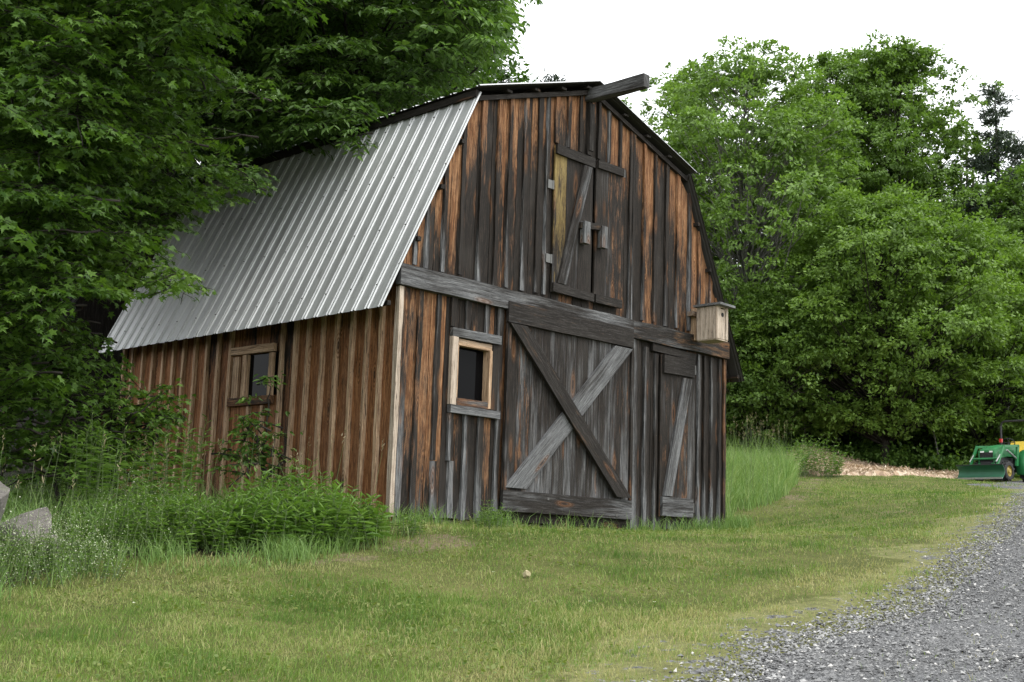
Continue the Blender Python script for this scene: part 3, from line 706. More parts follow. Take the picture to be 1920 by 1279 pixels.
# ---- lawn
MULCH_POLY = np.array([hit(*p)[:2] for p in [(1450,872),(1530,893),(1660,893),(1800,900),(1830,885),(1800,866),(1600,862),(1500,852)]])
def grass_blades(P, h, w, tint, bend, name, mat, label, cat):
    n = len(P); a = RNG.random(n)*6.283; lx, ly = np.cos(a), np.sin(a); b = RNG.random(n)*6.283; bx, by = np.cos(b)*bend*h, np.sin(b)*bend*h
    V = np.empty((n, 5, 3)); side = np.stack([lx, ly, np.zeros(n)], -1)*(w/2)[:, None]
    mid = P+np.stack([bx*.32, by*.32, h*.58], -1); tip = P+np.stack([bx, by, h*np.sqrt(np.clip(1-bend**2*.5, .1, 1))], -1)
    V[:, 0] = P-side; V[:, 1] = P+side; V[:, 2] = mid+side*.75; V[:, 3] = mid-side*.75; V[:, 4] = tip
    o = (np.arange(n)*5)[:, None]; Q = np.array([0, 1, 2, 3])+o; T = np.array([3, 2, 4])+o
    ob = raw_mesh(name, V.reshape(-1, 3), Q, T, mat, None, {"tint": ('FLOAT', np.repeat(tint, 5))})
    return tag(ob, label, cat, kind="stuff") if label else ob
def lawn_pts(N, dmin, dmax, pw, ang=31):
    u = RNG.random(N); e = 2-pw
    d = (dmin**e+u*(dmax**e-dmin**e))**(1/e); th = YAW+np.radians(RNG.uniform(-ang, ang, N)); x = CAM[0]+d*np.sin(th); y = CAM[1]+d*np.cos(th); return x, y, d
x1, y1, d1 = lawn_pts(160000, 5.4, 9, 0.); x2, y2, d2 = lawn_pts(560000, 9, 52, 1.55)
x = np.r_[x1, x2]; y = np.r_[y1, y2]; dd = np.r_[d1, d2]
rd0 = road_d(x, y)
keep = ~((x > -.03) & (x < W+.0) & (y > -.02) & (y < 9)) & ~((x > -1) & (x < W+.4) & (y > 4))
keep &= RNG.random(len(x)) < 1-sstep(-.8, .15, rd0+(fbm(x*1.6, y*1.6)-.5)*1.7)*.985
keep &= ~(inpoly(x, y, WEED_POLY) & (RNG.random(len(x)) < .7)); keep &= ~inpoly(x, y, MULCH_POLY) & ~inpoly(x, y, TALL_POLY)
keep &= ~((inpoly(x, y, DIRT_POLY) | inpoly(x, y, PATH_POLY)) & (RNG.random(len(x)) < .45))
keep &= RNG.random(len(x)) < 1-.6*sstep(.62, .75, fbm(x*.9+3, y*.9+8))
x, y, dd, rd0 = x[keep], y[keep], dd[keep], rd0[keep]
pat = fbm(x*.55+40, y*.55+11, 4); pat2 = fbm(x*2.6, y*2.6, 3); pat3 = fbm(x*5, y*5, 2); lush = .5*sstep(.42, .62, fbm(x*.9+70, y*.9+30))+.5*sstep(.4, .62, fbm(x*3.1+70, y*3.1+30))
h = np.clip(RNG.gamma(5, .0066, len(x)), .012, .11)*(.65+.7*lush); h *= 1+1.4*(RNG.random(len(x)) < .012); h *= .7+.6*pat3
nearw = np.exp(-np.abs(y+.15)/.18)*(x > 0)*(x < W)*(fbm(x*2.2, y*.5) > .38); h *= 1+1.8*nearw
w = .0036*(1+np.maximum(dd-6, 0)/11)*RNG.uniform(.7, 1.3, len(x))
tint = np.clip(.38+1.0*(pat-.5)+.95*(pat2-.5)-.28*(lush-.5)+RNG.normal(0, .20, len(x)), 0, .85)
tint = np.clip(tint+.04*np.exp(-((dd-8)/5)**2)-.10*sstep(14, 22, dd), 0, .9)
dry = RNG.random(len(x)) < .04+.18*sstep(.5, .7, fbm(x*.8+5, y*.8+50)); tint[dry] = RNG.uniform(.75, 1, dry.sum())
tint = np.where(rd0 > -1.0, np.clip(tint+.16, 0, 1), tint)
P = np.c_[x, y, gz(x, y)-.006+(fbm(x*1.1, y*1.1, 3)-.5)*.05*np.exp(-np.hypot(x-10, y-5)/60)]
grass_blades(P, h, w, tint, RNG.uniform(.15, .95, len(x)), "lawn_grass", ML_GRASS, "short mown lawn grass with dry straw patches on the slope", "grass")
# ------------------------------------------------------------------ leaves and trees
def _tmpl(kind):
    if kind == 'oval':
        V = [(0, 0, 0), (.32, -.20, .04), (.68, -.16, .02), (1, 0, -.10), (.68, .16, .02), (.32, .20, .04)]; return V, [(0, 1, 2, 3), (0, 3, 4, 5)], []
    if kind == 'lance':
        V = [(0, 0, 0), (.35, -.10, .03), (.7, -.075, .0), (1, 0, -.14), (.7, .075, .0), (.35, .10, .03)]; return V, [(0, 1, 2, 3), (0, 3, 4, 5)], []
    if kind == 'maple':
        h = [(.10, .36), (.30, .20), (.66, .46), (.60, .15)]
        V = [(.36, 0, 0), (0, 0, 0)]+[(a, b, .03-.10*b*b*4*.5) for a, b in h]+[(1.02, 0, -.10)]+[(a, -b, .03-.10*b*b*4*.5) for a, b in h[::-1]]
        n = len(V)-1; return V, [], [(0, i, i % n+1) for i in range(1, n+1)]
    V = [(0, 0, 0), (.5, -.30, .06), (1, 0, -.05), (.5, .30, .06)]; return V, [], [(0, 1, 2), (0, 2, 3)]
def nz_(v): return v/(np.linalg.norm(v, axis=-1, keepdims=True)+1e-9)
class LV:
    def __init__(s): s.p = []; s.a = []; s.n = []; s.l = []; s.t = []
    def add(s, p, a, n, l, t):
        s.p.append(np.atleast_2d(p)); s.a.append(np.atleast_2d(a)); s.n.append(np.atleast_2d(n)); s.l.append(np.atleast_1d(l)); s.t.append(np.atleast_1d(t))
    def build(s, name, mat, kind, parent=None, wide=1.):
        p, a, n, l, t = [np.concatenate(q) for q in (s.p, s.a, s.n, s.l, s.t)]
        a = nz_(a); n = nz_(n-a*(n*a).sum(1, keepdims=True)); b = np.cross(n, a); T, Q, F = _tmpl(kind); T = np.array(T)*(1, wide, 1); k = len(T)
        curl = RNG.uniform(-.6, 1.8, len(p))
        V = p[:, None]+l[:, None, None]*(T[None, :, 0, None]*a[:, None]+T[None, :, 1, None]*b[:, None]+(T[None, :, 2, None]*curl[:, None, None])*n[:, None])
        o = (np.arange(len(p))*k)[:, None, None]
        Qa = (np.array(Q)[None]+o).reshape(-1, 4) if Q else np.zeros((0, 4), int); Fa = (np.array(F)[None]+o).reshape(-1, 3) if F else np.zeros((0, 3), int)
        return raw_mesh(name, V.reshape(-1, 3), Qa, Fa, mat, parent, {"tint": ('FLOAT', np.repeat(np.clip(t, 0, 1), k))})
def rnd(n, s=1.): return RNG.normal(0, s, (n, 3))

def fan(lv, tw, start, d, L, ls, tone=.5, droop=.25, spacing=.075, side=.55, up=1., r0=.012):
    """flat layered spray of twigs and leaves, as maples carry them"""
    d = np.array(d, float); d /= np.linalg.norm(d); hz = np.array((d[1], -d[0], 0)); hz /= np.linalg.norm(hz)+1e-9
    n = max(4, int(L/.12)); s = np.linspace(0, 1, n+1); pts = start+np.outer(s*L, d)+np.outer((s*L)**2, (0, 0, -droop/ max(L, .6)))
    pts += np.cumsum(RNG.normal(0, .012, pts.shape), 0)
    tw.tube(pts, np.linspace(r0, .003, n+1), 4)
    for i in range(1, n+1):
        for sg in ((-1, 1) if i < n else (0,)):
            f = s[i]; tl = side*L*(.25+.75*(1-f))*RNG.uniform(.5, 1.1) if sg else .15
            if RNG.random() < .12: continue
            dr = d*RNG.uniform(.5, 1.0)+hz*sg*RNG.uniform(.6, 1.1)+np.array((0, 0, RNG.uniform(-.25, .12))); dr /= np.linalg.norm(dr)
            m = max(2, int(tl/spacing)); q = np.linspace(.2, 1, m)
            tp = pts[i]+np.outer(q*tl, dr)+np.outer((q*tl)**2, (0, 0, -.35))
            if tl > .25: tw.tube(np.r_[[pts[i]], tp[::max(1, m//3)], [tp[-1]]], .003, 3)
            for sd in (-1, 1):
                lat = np.cross(dr, (0, 0, 1)); lat /= np.linalg.norm(lat)+1e-9
                ax = dr*RNG.uniform(.2, 1., (m, 1))+lat*sd*RNG.uniform(.4, 1.1, (m, 1))+np.array((0, 0, -1))*RNG.uniform(.15, .9, (m, 1))
                nm = np.array((0, 0, up))+rnd(m, .38)
                lv.add(tp+rnd(m, .012), ax, nm, ls*RNG.uniform(.6, 1.15, m), tone+RNG.normal(0, .17, m))

def limb(tw, p0, p1, r0, r1, sag=.0, k=6, n=7, wig=.06):
    p0 = np.array(p0, float); p1 = np.array(p1, float); s = np.linspace(0, 1, n)[:, None]; L = np.linalg.norm(p1-p0)
    pts = p0+(p1-p0)*s+np.array((0, 0, 1))*sag*L*np.sin(s*math.pi)
    w = RNG.normal(0, wig*L/n, (n, 3)); w[0] = w[-1] = 0; tw.tube(pts+w, r0+(r1-r0)*s[:, 0], k)

def crown_tree(name, base, H, R, z0, nclump, nleaf, ls, mat, label, cat="tree", group=None, kind='diamond', cs=1.0, flat=.42, seed=1, tone=.45, shape='ovoid', barkm=None, tr=.2, shell=.45, lean=(0, 0), sparse=0., bright_top=.0):
    global RNG
    keep = RNG; RNG = np.random.default_rng(seed)
    base = np.array(base, float); root = tag(empty(name, base), label, cat, group); lv = LV(); tw = MB()
    top = np.array((lean[0], lean[1], H*.93)); n = 10; s = np.linspace(0, 1, n)[:, None]; tp = top*s+RNG.normal(0, .05*tr*5, (n, 3))*s
    tw.tube(np.r_[[(0, 0, -.5)], tp], np.r_[tr*1.25, tr*(1-.9*s[:, 0])], 8)
    lob = RNG.random(6)*6.28
    Cn = []
    while len(Cn) < nclump:
        f = RNG.random(); th = RNG.random()*6.283
        if shape == 'ovoid': prof = math.sin(math.pi*min(1, (f*.86+.10)))**.75
        elif shape == 'round': prof = math.sqrt(max(0, 1-(2*f-.9)**2*.8))
        else: prof = (1-f)**.8+.05
        prof *= 1+.18*math.sin(3*th+lob[0]+f*5)+.17*math.sin(5*th+lob[1]-f*9)+.12*math.sin(2*th+lob[2])
        rr = (shell+(1-shell)*RNG.random())**.8 if RNG.random() < .8 else RNG.random()
        if RNG.random() < .13: rr *= RNG.uniform(1.08, 1.3)
        c = np.array((math.cos(th)*R*prof*rr, math.sin(th)*R*prof*rr, z0+f*(H-z0)))+np.array((lean[0], lean[1], 0))*f
        if sparse and vn(np.array([c[0]*.35+50]), np.array([c[2]*.35+seed]))[0] < sparse: continue
        Cn.append(c)
    for c in Cn:
        hd = math.hypot(c[0], c[1]); zt = max(z0*RNG.uniform(.5, 1.3), c[2]-hd*RNG.uniform(.35, 1.1)-.3); f = min(.97, zt/(H*.93)); p = top*f
        if hd > .6 or RNG.random() < .5: limb(tw, p, c+(0, 0, -.1), max(.02, tr*(1-f)*.33), .010, .06, 5, 6)
        r = cs*RNG.uniform(.6, 1.25); m = int(nleaf*RNG.uniform(.6, 1.3)*(r/cs)**1.5)
        out = nz_(np.array((c[0], c[1], .35*R)))
        ns = max(4, int(9*r*r)); sc_ = nz_(RNG.normal(0, 1, (ns, 3)))*(RNG.random((ns, 1))**.4)*(r, r, r*flat*1.25); sr = RNG.uniform(.18, .40, ns); si = RNG.integers(0, ns, m)
        q = nz_(RNG.normal(0, 1, (m, 3)))*(RNG.random((m, 1))**.5)*sr[si][:, None]*(1, 1, .5)+sc_[si]; stn = RNG.normal(0, .12, ns)[si]; q[:, 2] -= .16*(q[:, 0]**2+q[:, 1]**2)/max(r, .2)
        q += out*RNG.uniform(-.2, .2)
        ax = nz_(q)*.9+rnd(m, .5)+(0, 0, -.25); nm = np.array((0, 0, .95))+out*.45+rnd(m, .45)
        lv.add(c+q, ax, nm, ls*RNG.uniform(.6, 1.35, m), tone+RNG.normal(0, .12, m)+RNG.normal(0, .08)+stn)
    tw.build("trunk", barkm or MBARK, root, True); lv.build("crown", mat, kind, root)
    RNG = keep; return root

def pine(name, base, H, R, label, seed, z0=.2, dens=1.0, group=None):
    global RNG
    keep = RNG; RNG = np.random.default_rng(seed); root = tag(empty(name, base), label, "tree", group); lv = LV(); tw = MB()
    tw.tube([(0, 0, -.5), (0.05, 0, H*.5), (0, .05, H)], [H*.013, H*.008, .02], 7)
    z = H*z0
    while z < H*.995:
        f = z/H; L = R*(1-f)**.75*RNG.uniform(.75, 1.1)+.25
        for j in range(int(RNG.integers(3, 6))):
            th = RNG.random()*6.28; d = np.array((math.cos(th), math.sin(th), RNG.uniform(.05, .35))); LL = L*RNG.uniform(.5, 1.05)
            n = 7; s = np.linspace(0, 1, n); pts = np.array((0, 0, z))+np.outer(s*LL, d)+np.outer(s*s*LL, (0, 0, .12)); tw.tube(pts, np.linspace(.035, .008, n), 4)
            m = int(LL*130*dens); q = RNG.uniform(.25, 1.05, m)**.8; ctr = np.array((0, 0, z))+np.outer(q*LL, d)+np.outer(q*q*LL, (0, 0, .12))
            off = rnd(m, .17)*(1, 1, .45); ctr = ctr+off
            lv.add(ctr, nz_(d+rnd(m, .8)+(0, 0, .3)), rnd(m, 1), RNG.uniform(.16, .32, m), .45+RNG.normal(0, .2, m))
        z += RNG.uniform(.35, .65)*H/18
    tw.build("trunk", MBARK, root, True); lv.build("crown", ML_PIN, 'lance', root, .95); RNG = keep; return root

def gp(px, d):
    """ground point below the sight line through column px, d metres out"""
    q = at(px, 900, d); return np.array((q[0], q[1], g1(q[0], q[1])))
def topz(px, py, d): return at(px, py, d)[2]
def T(name, px, d, ytop, Rpx, ybot, nc, nl, ls, mat, label, **k):
    b = gp(px, d); H = topz(px, ytop, d)-b[2]; z0 = max(.3, topz(px, ybot, d)-b[2]); return crown_tree(name, b, H, Rpx*d/FPX, z0, nc, nl, ls, mat, label, **k)

# ---- right hand group
T("maple_tree", 1395, 49, 116, 240, 730, 560, 190, .17, ML_MAP, "tall maple with bright tufted crown and pale limbs against the sky right of the barn", seed=3, cs=.9, sparse=.22, tone=.52, shape='round', shell=.5, tr=.24, barkm=MBARKP, flat=.55)
T("maple_tree", 1275, 53, 150, 150, 700, 240, 190, .17, ML_MAP, "maple directly behind the right slope of the barn roof", seed=4, cs=.95, sparse=.15, tone=.5, shape='ovoid', tr=.2, flat=.5)
T("beech_tree", 1575, 59, 112, 165, 600, 380, 210, .17, ML_MAP, "green tree filling the notch between the tall maple and the tallest tree", seed=14, cs=1., tone=.42, shape="round", tr=.2)
T("oak_tree", 1700, 57, 98, 172, 700, 560, 210, .17, ML_MAP, "tallest tree of the right hand group, dense green pointed crown", seed=5, cs=1.0, tone=.38, shape='ovoid', tr=.26)
T("maple_tree", 1660, 46, 385, 230, 800, 400, 300, .145, ML_YEL, "broad low maple with layered yellow green leaves at the edge of the lawn", seed=6, cs=1.15, flat=.36, tone=.42, shape='ovoid', shell=.55, tr=.16)
T("maple_tree", 1850, 49, 440, 150, 850, 270, 220, .15, ML_YEL, "young maple with yellow green leaves behind the tractor", seed=7, cs=.95, flat=.35, tone=.36, shape='ovoid', tr=.15)
T("beech_tree", 1560, 56, 250, 160, 720, 300, 210, .17, ML_MAP, "mid green tree filling the gap between the two tall crowns", seed=8, cs=1., tone=.32, shape='ovoid', tr=.2)
T("maple_tree", 1420, 45, 560, 120, 830, 190, 200, .14, ML_MAP, "low shaded maple just right of the barn eave", seed=9, cs=.85, flat=.4, tone=.28, shape='ovoid', tr=.12)
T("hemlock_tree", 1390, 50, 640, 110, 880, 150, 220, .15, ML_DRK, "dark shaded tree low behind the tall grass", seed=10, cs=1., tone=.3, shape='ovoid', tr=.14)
T("beech_tree", 1975, 54, 300, 140, 780, 200, 210, .17, ML_MAP, "green tree at the right edge of the photo above the tractor", seed=12, cs=1., tone=.36, shape='ovoid', tr=.2)
b = gp(1890, 56); pine("pine_tree", b, topz(1890, 158, 56)-b[2], 2.7, "tall thin pine standing beyond the trees at the far right", 21, .35, 1.2)
b = gp(1925, 66); pine("pine_tree", b, topz(1925, 250, 66)-b[2], 2.6, "shorter pine cut by the right edge of the photo", 22, .3, 1.1)
b = gp(906, 42); pine("pine_tree", b, topz(906, 118, 42)-b[2], 2.2, "pine top showing left of the barn ridge beside the leaves", 23, .45, .8)
b = gp(1014, 46); pine("pine_tree", b, topz(1014, 143, 46)-b[2], 1.5, "pine tip just showing above the barn ridge", 24, .5, .8)
# far dark wood behind
def woods(name, px0, px1, d0, d1, y0, ybase, n, per, label, seed, ls=.24, mat=None, cs=1.6, tone=.3):
    global RNG
    keep = RNG; RNG = np.random.default_rng(seed); lv = LV(); tw = MB()
    for i in range(n):
        px = RNG.uniform(px0, px1); d = RNG.uniform(d0, d1); y = y0+(ybase-y0)*RNG.random()**.75 if not callable(y0) else RNG.uniform(y0(px), ybase)
        c = at(px, y, d); zg = g1(c[0], c[1])
        if c[2] < zg+.3: c[2] = zg+RNG.uniform(.3, 2)
        m = per; q = nz_(rnd(m))*RNG.random((m, 1))**.5*(cs, cs, cs*.6)
        lv.add(c+q, rnd(m)+(0, 0, -.2), np.array((0, 0, .9))+rnd(m, .5), ls*RNG.uniform(.6, 1.3, m), tone+RNG.normal(0, .15, m))
        if i % 9 == 0: tw.tube([(c[0], c[1], zg-.3), (c[0]+RNG.normal(0, .3), c[1], c[2]+3)], [.14, .06], 5)
    o = lv.build(name, mat or ML_DRK, 'diamond'); RNG = keep
    t = tw.build("woods_trunks", MBARK, o); t["kind"] = "stuff"
    return tag(o, label, "woods", kind="stuff")
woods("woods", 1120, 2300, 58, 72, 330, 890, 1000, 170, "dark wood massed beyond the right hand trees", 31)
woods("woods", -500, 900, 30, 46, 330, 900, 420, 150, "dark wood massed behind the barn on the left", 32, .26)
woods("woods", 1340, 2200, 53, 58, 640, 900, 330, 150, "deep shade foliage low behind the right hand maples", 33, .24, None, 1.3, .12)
RNG = np.random.default_rng(103)
# ------------------------------------------------------------------ left hand trees
def near_tree(name, base, trunk_pts, r0, regions, label, kind, mat, seed, wide=1., lp=.3, avoid=None):
    """regions: list of (polygon px, dmin, dmax, count, leaf size, fan length, tone)"""
    global RNG
    keep = RNG; RNG = np.random.default_rng(seed); base = np.array(base); root = tag(empty(name, base), label, "tree")
    lv = LV(); tw = MB(); tp = np.array(trunk_pts)-base; n = 24
    s = np.linspace(0, 1, len(tp)); q = np.linspace(0, 1, n); pts = np.stack([np.interp(q, s, tp[:, i]) for i in range(3)], 1)
    for _ in range(3): pts[1:-1] = .5*pts[1:-1]+.25*(pts[:-2]+pts[2:])
    pts[1:-1] += RNG.normal(0, .025, (n-2, 3)); tw.tube(pts, r0*(1.25-.95*q**.8), 10)
    for poly, d0, d1, cnt, ls, fl, tone in regions:
        P = np.array(poly, float); k = 0; tries = 0
        while k < cnt and tries < cnt*60:
            tries += 1; x = RNG.uniform(P[:, 0].min(), P[:, 0].max()); y = RNG.uniform(P[:, 1].min(), P[:, 1].max())
            if not inpoly(np.array([x]), np.array([y]), P)[0]: continue
            if avoid is not None and RNG.random() < .93 and inpoly(np.array([x]), np.array([y]), avoid)[0]: continue
            d = RNG.uniform(d0, d1); tip = at(x, y, d)
            if -.7 < tip[0] < 7 and -.3 < tip[1] < 6.5 and tip[2] < zroof(tip[0])+.35: continue
            tip = tip-base
            j = int(np.argmin(np.abs(pts[:, 2]-(tip[2]-RNG.uniform(.0, 1.2))))); dv_ = tip-pts[j]; hd = dv_/(np.linalg.norm(dv_)+1e-9)
            hd = hd*.8+RNG.normal(0, .38, 3)*(1, 1, .3); hd[2] = hd[2]*.45-.06; L = fl*RNG.uniform(.7, 1.25); st = tip-hd/np.linalg.norm(hd)*L*.75
            w = st+base
            if RNG.random() < lp and (name.endswith('sapling') or tip[2]+base[2] > 6.2): limb(tw, pts[j], st, .03, .012, .05, 5, 8, .05)
            fan(lv, tw, st, hd, L, ls, tone+RNG.normal(0, .07), droop=RNG.uniform(.1, .4)); k += 1
    tw.build("trunk", MBARK, root, True); lv.build("crown", mat, kind, root, wide); RNG = keep; return root
tb = gp(287, 20)
near_tree("maple_tree", tb, [tb-(0, 0, .4), at(284, 600, 20), at(288, 400, 20), at(312, 290, 20.1), at(395, 110, 20.3), at(450, -10, 20.6), at(490, -180, 21)], .26, [
    ([(-80,-80),(420,-80),(450,60),(370,190),(270,260),(170,340),(-80,400)], 10.5, 17, 290, .10, 1.5, .36),
    ([(-300,-520),(560,-520),(560,-60),(-300,-60)], 10, 17, 80, .13, 1.6, .36),
    ([(150,-560),(640,-560),(640,-80),(150,-80)], 13.5, 18.5, 110, .13, 1.7, .36),
    ([(-420,-60),(-80,-60),(-80,700),(-420,700)], 9, 15, 25, .13, 1.6, .36),
    ([(-80,330),(180,350),(230,400),(235,450),(140,500),(60,520),(-80,600)], 10.5, 15, 110, .098, 1.3, .36),
    ([(290,225),(355,225),(360,270),(330,310),(260,320)], 11.5, 12.8, 9, .10, .75, .60),
    ([(180,450),(300,465),(365,515),(340,545),(200,540),(60,490)], 11.5, 13.2, 26, .10, .75, .6),
    ([(300,265),(460,290),(430,335),(370,360),(320,420),(270,400)], 13, 15.2, 20, .10, .9, .42),
    ([(90,560),(190,600),(250,680),(200,720),(90,700)], 12.3, 14, 16, .09, .7, .42),
    ([(-80,520),(100,560),(150,610),(120,660),(-80,660)], 12, 15.5, 34, .098, .9, .40),
    ([(-60,560),(60,600),(90,690),(80,760),(-60,760)], 11.5, 14.5, 34, .10, 1.0, .42),
    ([(400,300),(480,330),(470,352),(400,340)], 15.2, 16.2, 8, .11, .6, .35)],
    "leaning maple with a dark trunk whose drooping branches cover the left of the barn roof", 'maple', ML_NEAR, 41, wide=.86, lp=.25, avoid=np.array([(350, -20), (520, -20), (480, 140), (410, 240), (330, 270), (320, 200)]))
tb = gp(600, 23.5)
near_tree("cherry_tree", tb, [tb-(0, 0, .4), at(640, 500, 23), at(660, 250, 21), at(680, 60, 20), at(700, -200, 19.5)], .2, [
    ([(380,-90),(960,-90),(955,30),(905,70),(880,120),(800,145),(690,190),(560,235),(430,260),(380,190)], 15.5, 22, 250, .135, 1.35, .45),
    ([(300,-420),(900,-420),(930,-80),(300,-80)], 15.5, 22, 120, .14, 1.5, .45),
    ([(820,-60),(955,-40),(950,25),(915,65),(870,110),(800,110)], 15.5, 18, 36, .15, 1.0, .58),
    ([(560,150),(840,110),(800,155),(690,205),(560,240)], 16.5, 20, 44, .12, .9, .55),
    ([(648,225),(705,215),(705,262),(665,262)], 14.9, 15.6, 6, .10, .55, .5)],
    "leafy tree arching over the barn roof with pointed leaves against the white sky", 'oval', ML_ASH, 42)
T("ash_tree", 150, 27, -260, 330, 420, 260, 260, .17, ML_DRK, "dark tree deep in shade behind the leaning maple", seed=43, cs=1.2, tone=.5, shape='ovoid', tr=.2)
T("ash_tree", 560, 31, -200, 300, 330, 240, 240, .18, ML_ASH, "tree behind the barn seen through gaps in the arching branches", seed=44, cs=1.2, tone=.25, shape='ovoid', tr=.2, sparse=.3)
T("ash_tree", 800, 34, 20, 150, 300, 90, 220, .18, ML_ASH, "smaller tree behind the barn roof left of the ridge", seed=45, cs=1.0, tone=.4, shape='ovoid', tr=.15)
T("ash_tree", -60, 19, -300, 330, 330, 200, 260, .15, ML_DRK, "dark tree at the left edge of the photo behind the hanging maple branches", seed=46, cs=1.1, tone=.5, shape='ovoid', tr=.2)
# saplings in front of the side wall
def sapling(px, d, ytop, regions, label, seed, kind='maple', mat=None, ls=.085, name="maple_sapling"):
    b = gp(px, d); near_tree(name, b, [b-(0, 0, .2), b+(0.05, 0, .8), (lambda q: np.array((q[0], q[1], q[2])))(at(px+10, ytop, d))], .02, regions, label, kind, mat or ML_NEAR, seed, lp=.06)
sapling(120, 12.5, 700, [([(0,700),(130,710),(200,740),(210,800),(120,860),(-60,860),(-60,700)], 11.8, 14, 50, .085, .8, .42)], "leafy maple sapling in the shade at the left edge of the weeds", 51)
sapling(215, 13.6, 690, [([(180,710),(260,710),(315,720),(300,760),(250,790),(180,790)], 13, 14.2, 26, .08, .5, .55), ([(190,770),(330,720),(345,770),(320,860),(200,880)], 13, 14.5, 34, .08, .6, .48), ([(120,780),(260,790),(270,850),(130,880)], 13, 14.5, 24, .08, .6, .38)], "maple sapling leaning in front of the barn side wall", 52)
sapling(490, 14.4, 720, [([(480,700),(530,690),(540,760),(530,830),(470,860),(440,800)], 14.0, 14.9, 15, .085, .42, .34), ([(410,820),(540,800),(540,880),(400,890)], 13.9, 14.8, 18, .085, .42, .36)], "sapling climbing past the side window of the barn", 53, 'oval', ML_NEAR)

# ------------------------------------------------------------------ weeds
def stemplant(lv, tw, b, h, nl, ls, lean=.15, tone=.5, whorl=2, wide=0., top=True):
    d = np.array((RNG.normal(0, lean), RNG.normal(0, lean), 1.)); n = 5; s = np.linspace(0, 1, n); pts = b+np.outer(s*h, d)+np.outer(s*s*h, (RNG.normal(0, .08), RNG.normal(0, .08), -.05))
    tw.tube(pts, np.linspace(.005, .0025, n), 4); a0 = RNG.random()*6.28
    for i in range(nl):
        f = .18+.82*i/(nl-1); p = np.array([np.interp(f, s, pts[:, k]) for k in range(3)]); a = a0+i*1.9+RNG.normal(0, .2)
        for w in range(whorl):
            an = a+w*6.283/whorl; up = .25+.9*max(0, f-.75)*3; ax = np.array((math.cos(an), math.sin(an), up*RNG.uniform(.5, 1.2)-.1))
            lv.add(p, ax, np.array((-ax[0]*up, -ax[1]*up, 1))+RNG.normal(0, .2, 3), ls*RNG.uniform(.7, 1.2)*(1-.35*max(0, f-.7)/.3), tone+.25*(f-.5)+RNG.normal(0, .12))
def clump(name, px, py, rad, ns, h, nl, ls, label, group=None, kind='lance', mat=None, wide=1.2, tone=.45, whorl=2, lean=.18, cat="weed"):
    c = hit(px, py); root = tag(empty(name, c), label, cat, group); lv = LV(); tw = MB()
    for i in range(ns):
        a = RNG.random()*6.28; r = rad*math.sqrt(RNG.random()); q = np.array((math.cos(a)*r, math.sin(a)*r, 0)); q[2] = g1(c[0]+q[0], c[1]+q[1])-c[2]
        dome = 1-.45*(r/rad)**2; stemplant(lv, tw, q, h*dome*RNG.uniform(.75, 1.15), nl, ls, lean, tone, whorl)
    tw.build("stem", MSTEM, root); lv.build("leaves", mat or ML_WEED, kind, root, wide); return root
clump("leafy_bush", 605, 1020, .52, 60, .54, 9, .145, "rounded leafy green bush at the right end of the weed bank below the side wall", tone=.52)
clump("leafy_bush", 520, 1024, .55, 60, .54, 9, .14, "leafy bush in the middle of the weed bank below the side wall", tone=.5)
clump("leafy_bush", 545, 990, .55, 55, .66, 9, .145, "taller leafy bush close against the barn side battens", tone=.46)
clump("leafy_bush", 460, 1025, .55, 55, .50, 9, .13, "low leafy bush left of the middle of the weed bank", tone=.42)
clump("leafy_bush", 500, 960, .5, 45, .72, 9, .12, "shaded leafy bush below the side window", tone=.36)
clump("leafy_bush", 370, 1030, .5, 45, .45, 9, .10, "pale leafy weed mound left of the bushes at the lawn edge", tone=.6)
clump("leafy_bush", 300, 1020, .5, 50, .55, 10, .11, "leafy weed mound between the goldenrod and the lawn", tone=.45)
clump("leafy_bush", 220, 1035, .45, 45, .5, 10, .09, "leafy weed mound behind the bedstraw flowers", tone=.5)
clump("leafy_bush", 668, 1006, .25, 24, .32, 8, .09, "small leafy tuft at the barn corner", tone=.5)
clump("fern_patch", 380, 960, .8, 50, .85, 10, .12, "shaded broad leaved weeds under the side window", tone=.25, whorl=2)
for i, (px, py, h, lb) in enumerate([(148,1010,1.0,"tallest goldenrod stalk, behind the bedstraw and right of the rocks"),(190,1005,.85,"goldenrod stalk next to the tallest goldenrod"),(262,985,.8,"goldenrod stalk in the shade by the side wall"),(330,975,.95,"goldenrod stalk in front of the dark battens"),(290,1000,.8,"goldenrod stalk among the seeding grass"),(90,985,.9,"goldenrod stalk beside the grey rocks"),(410,960,.75,"goldenrod stalk below the left edge of the side window")]):
    c = hit(px, py); root = tag(empty("goldenrod", c), lb, "weed", "goldenrod stalks in the weed bank"); lv = LV(); tw = MB()
    for j in range(9): stemplant(lv, tw, np.array((RNG.normal(0, .12), RNG.normal(0, .12), 0)), h*1.25*RNG.uniform(.7, 1.05), 30, .14, .08, .55, 1)
    tw.build("stem", MSTEM, root); lv.build("leaves", ML_WEED, 'lance', root, .75)
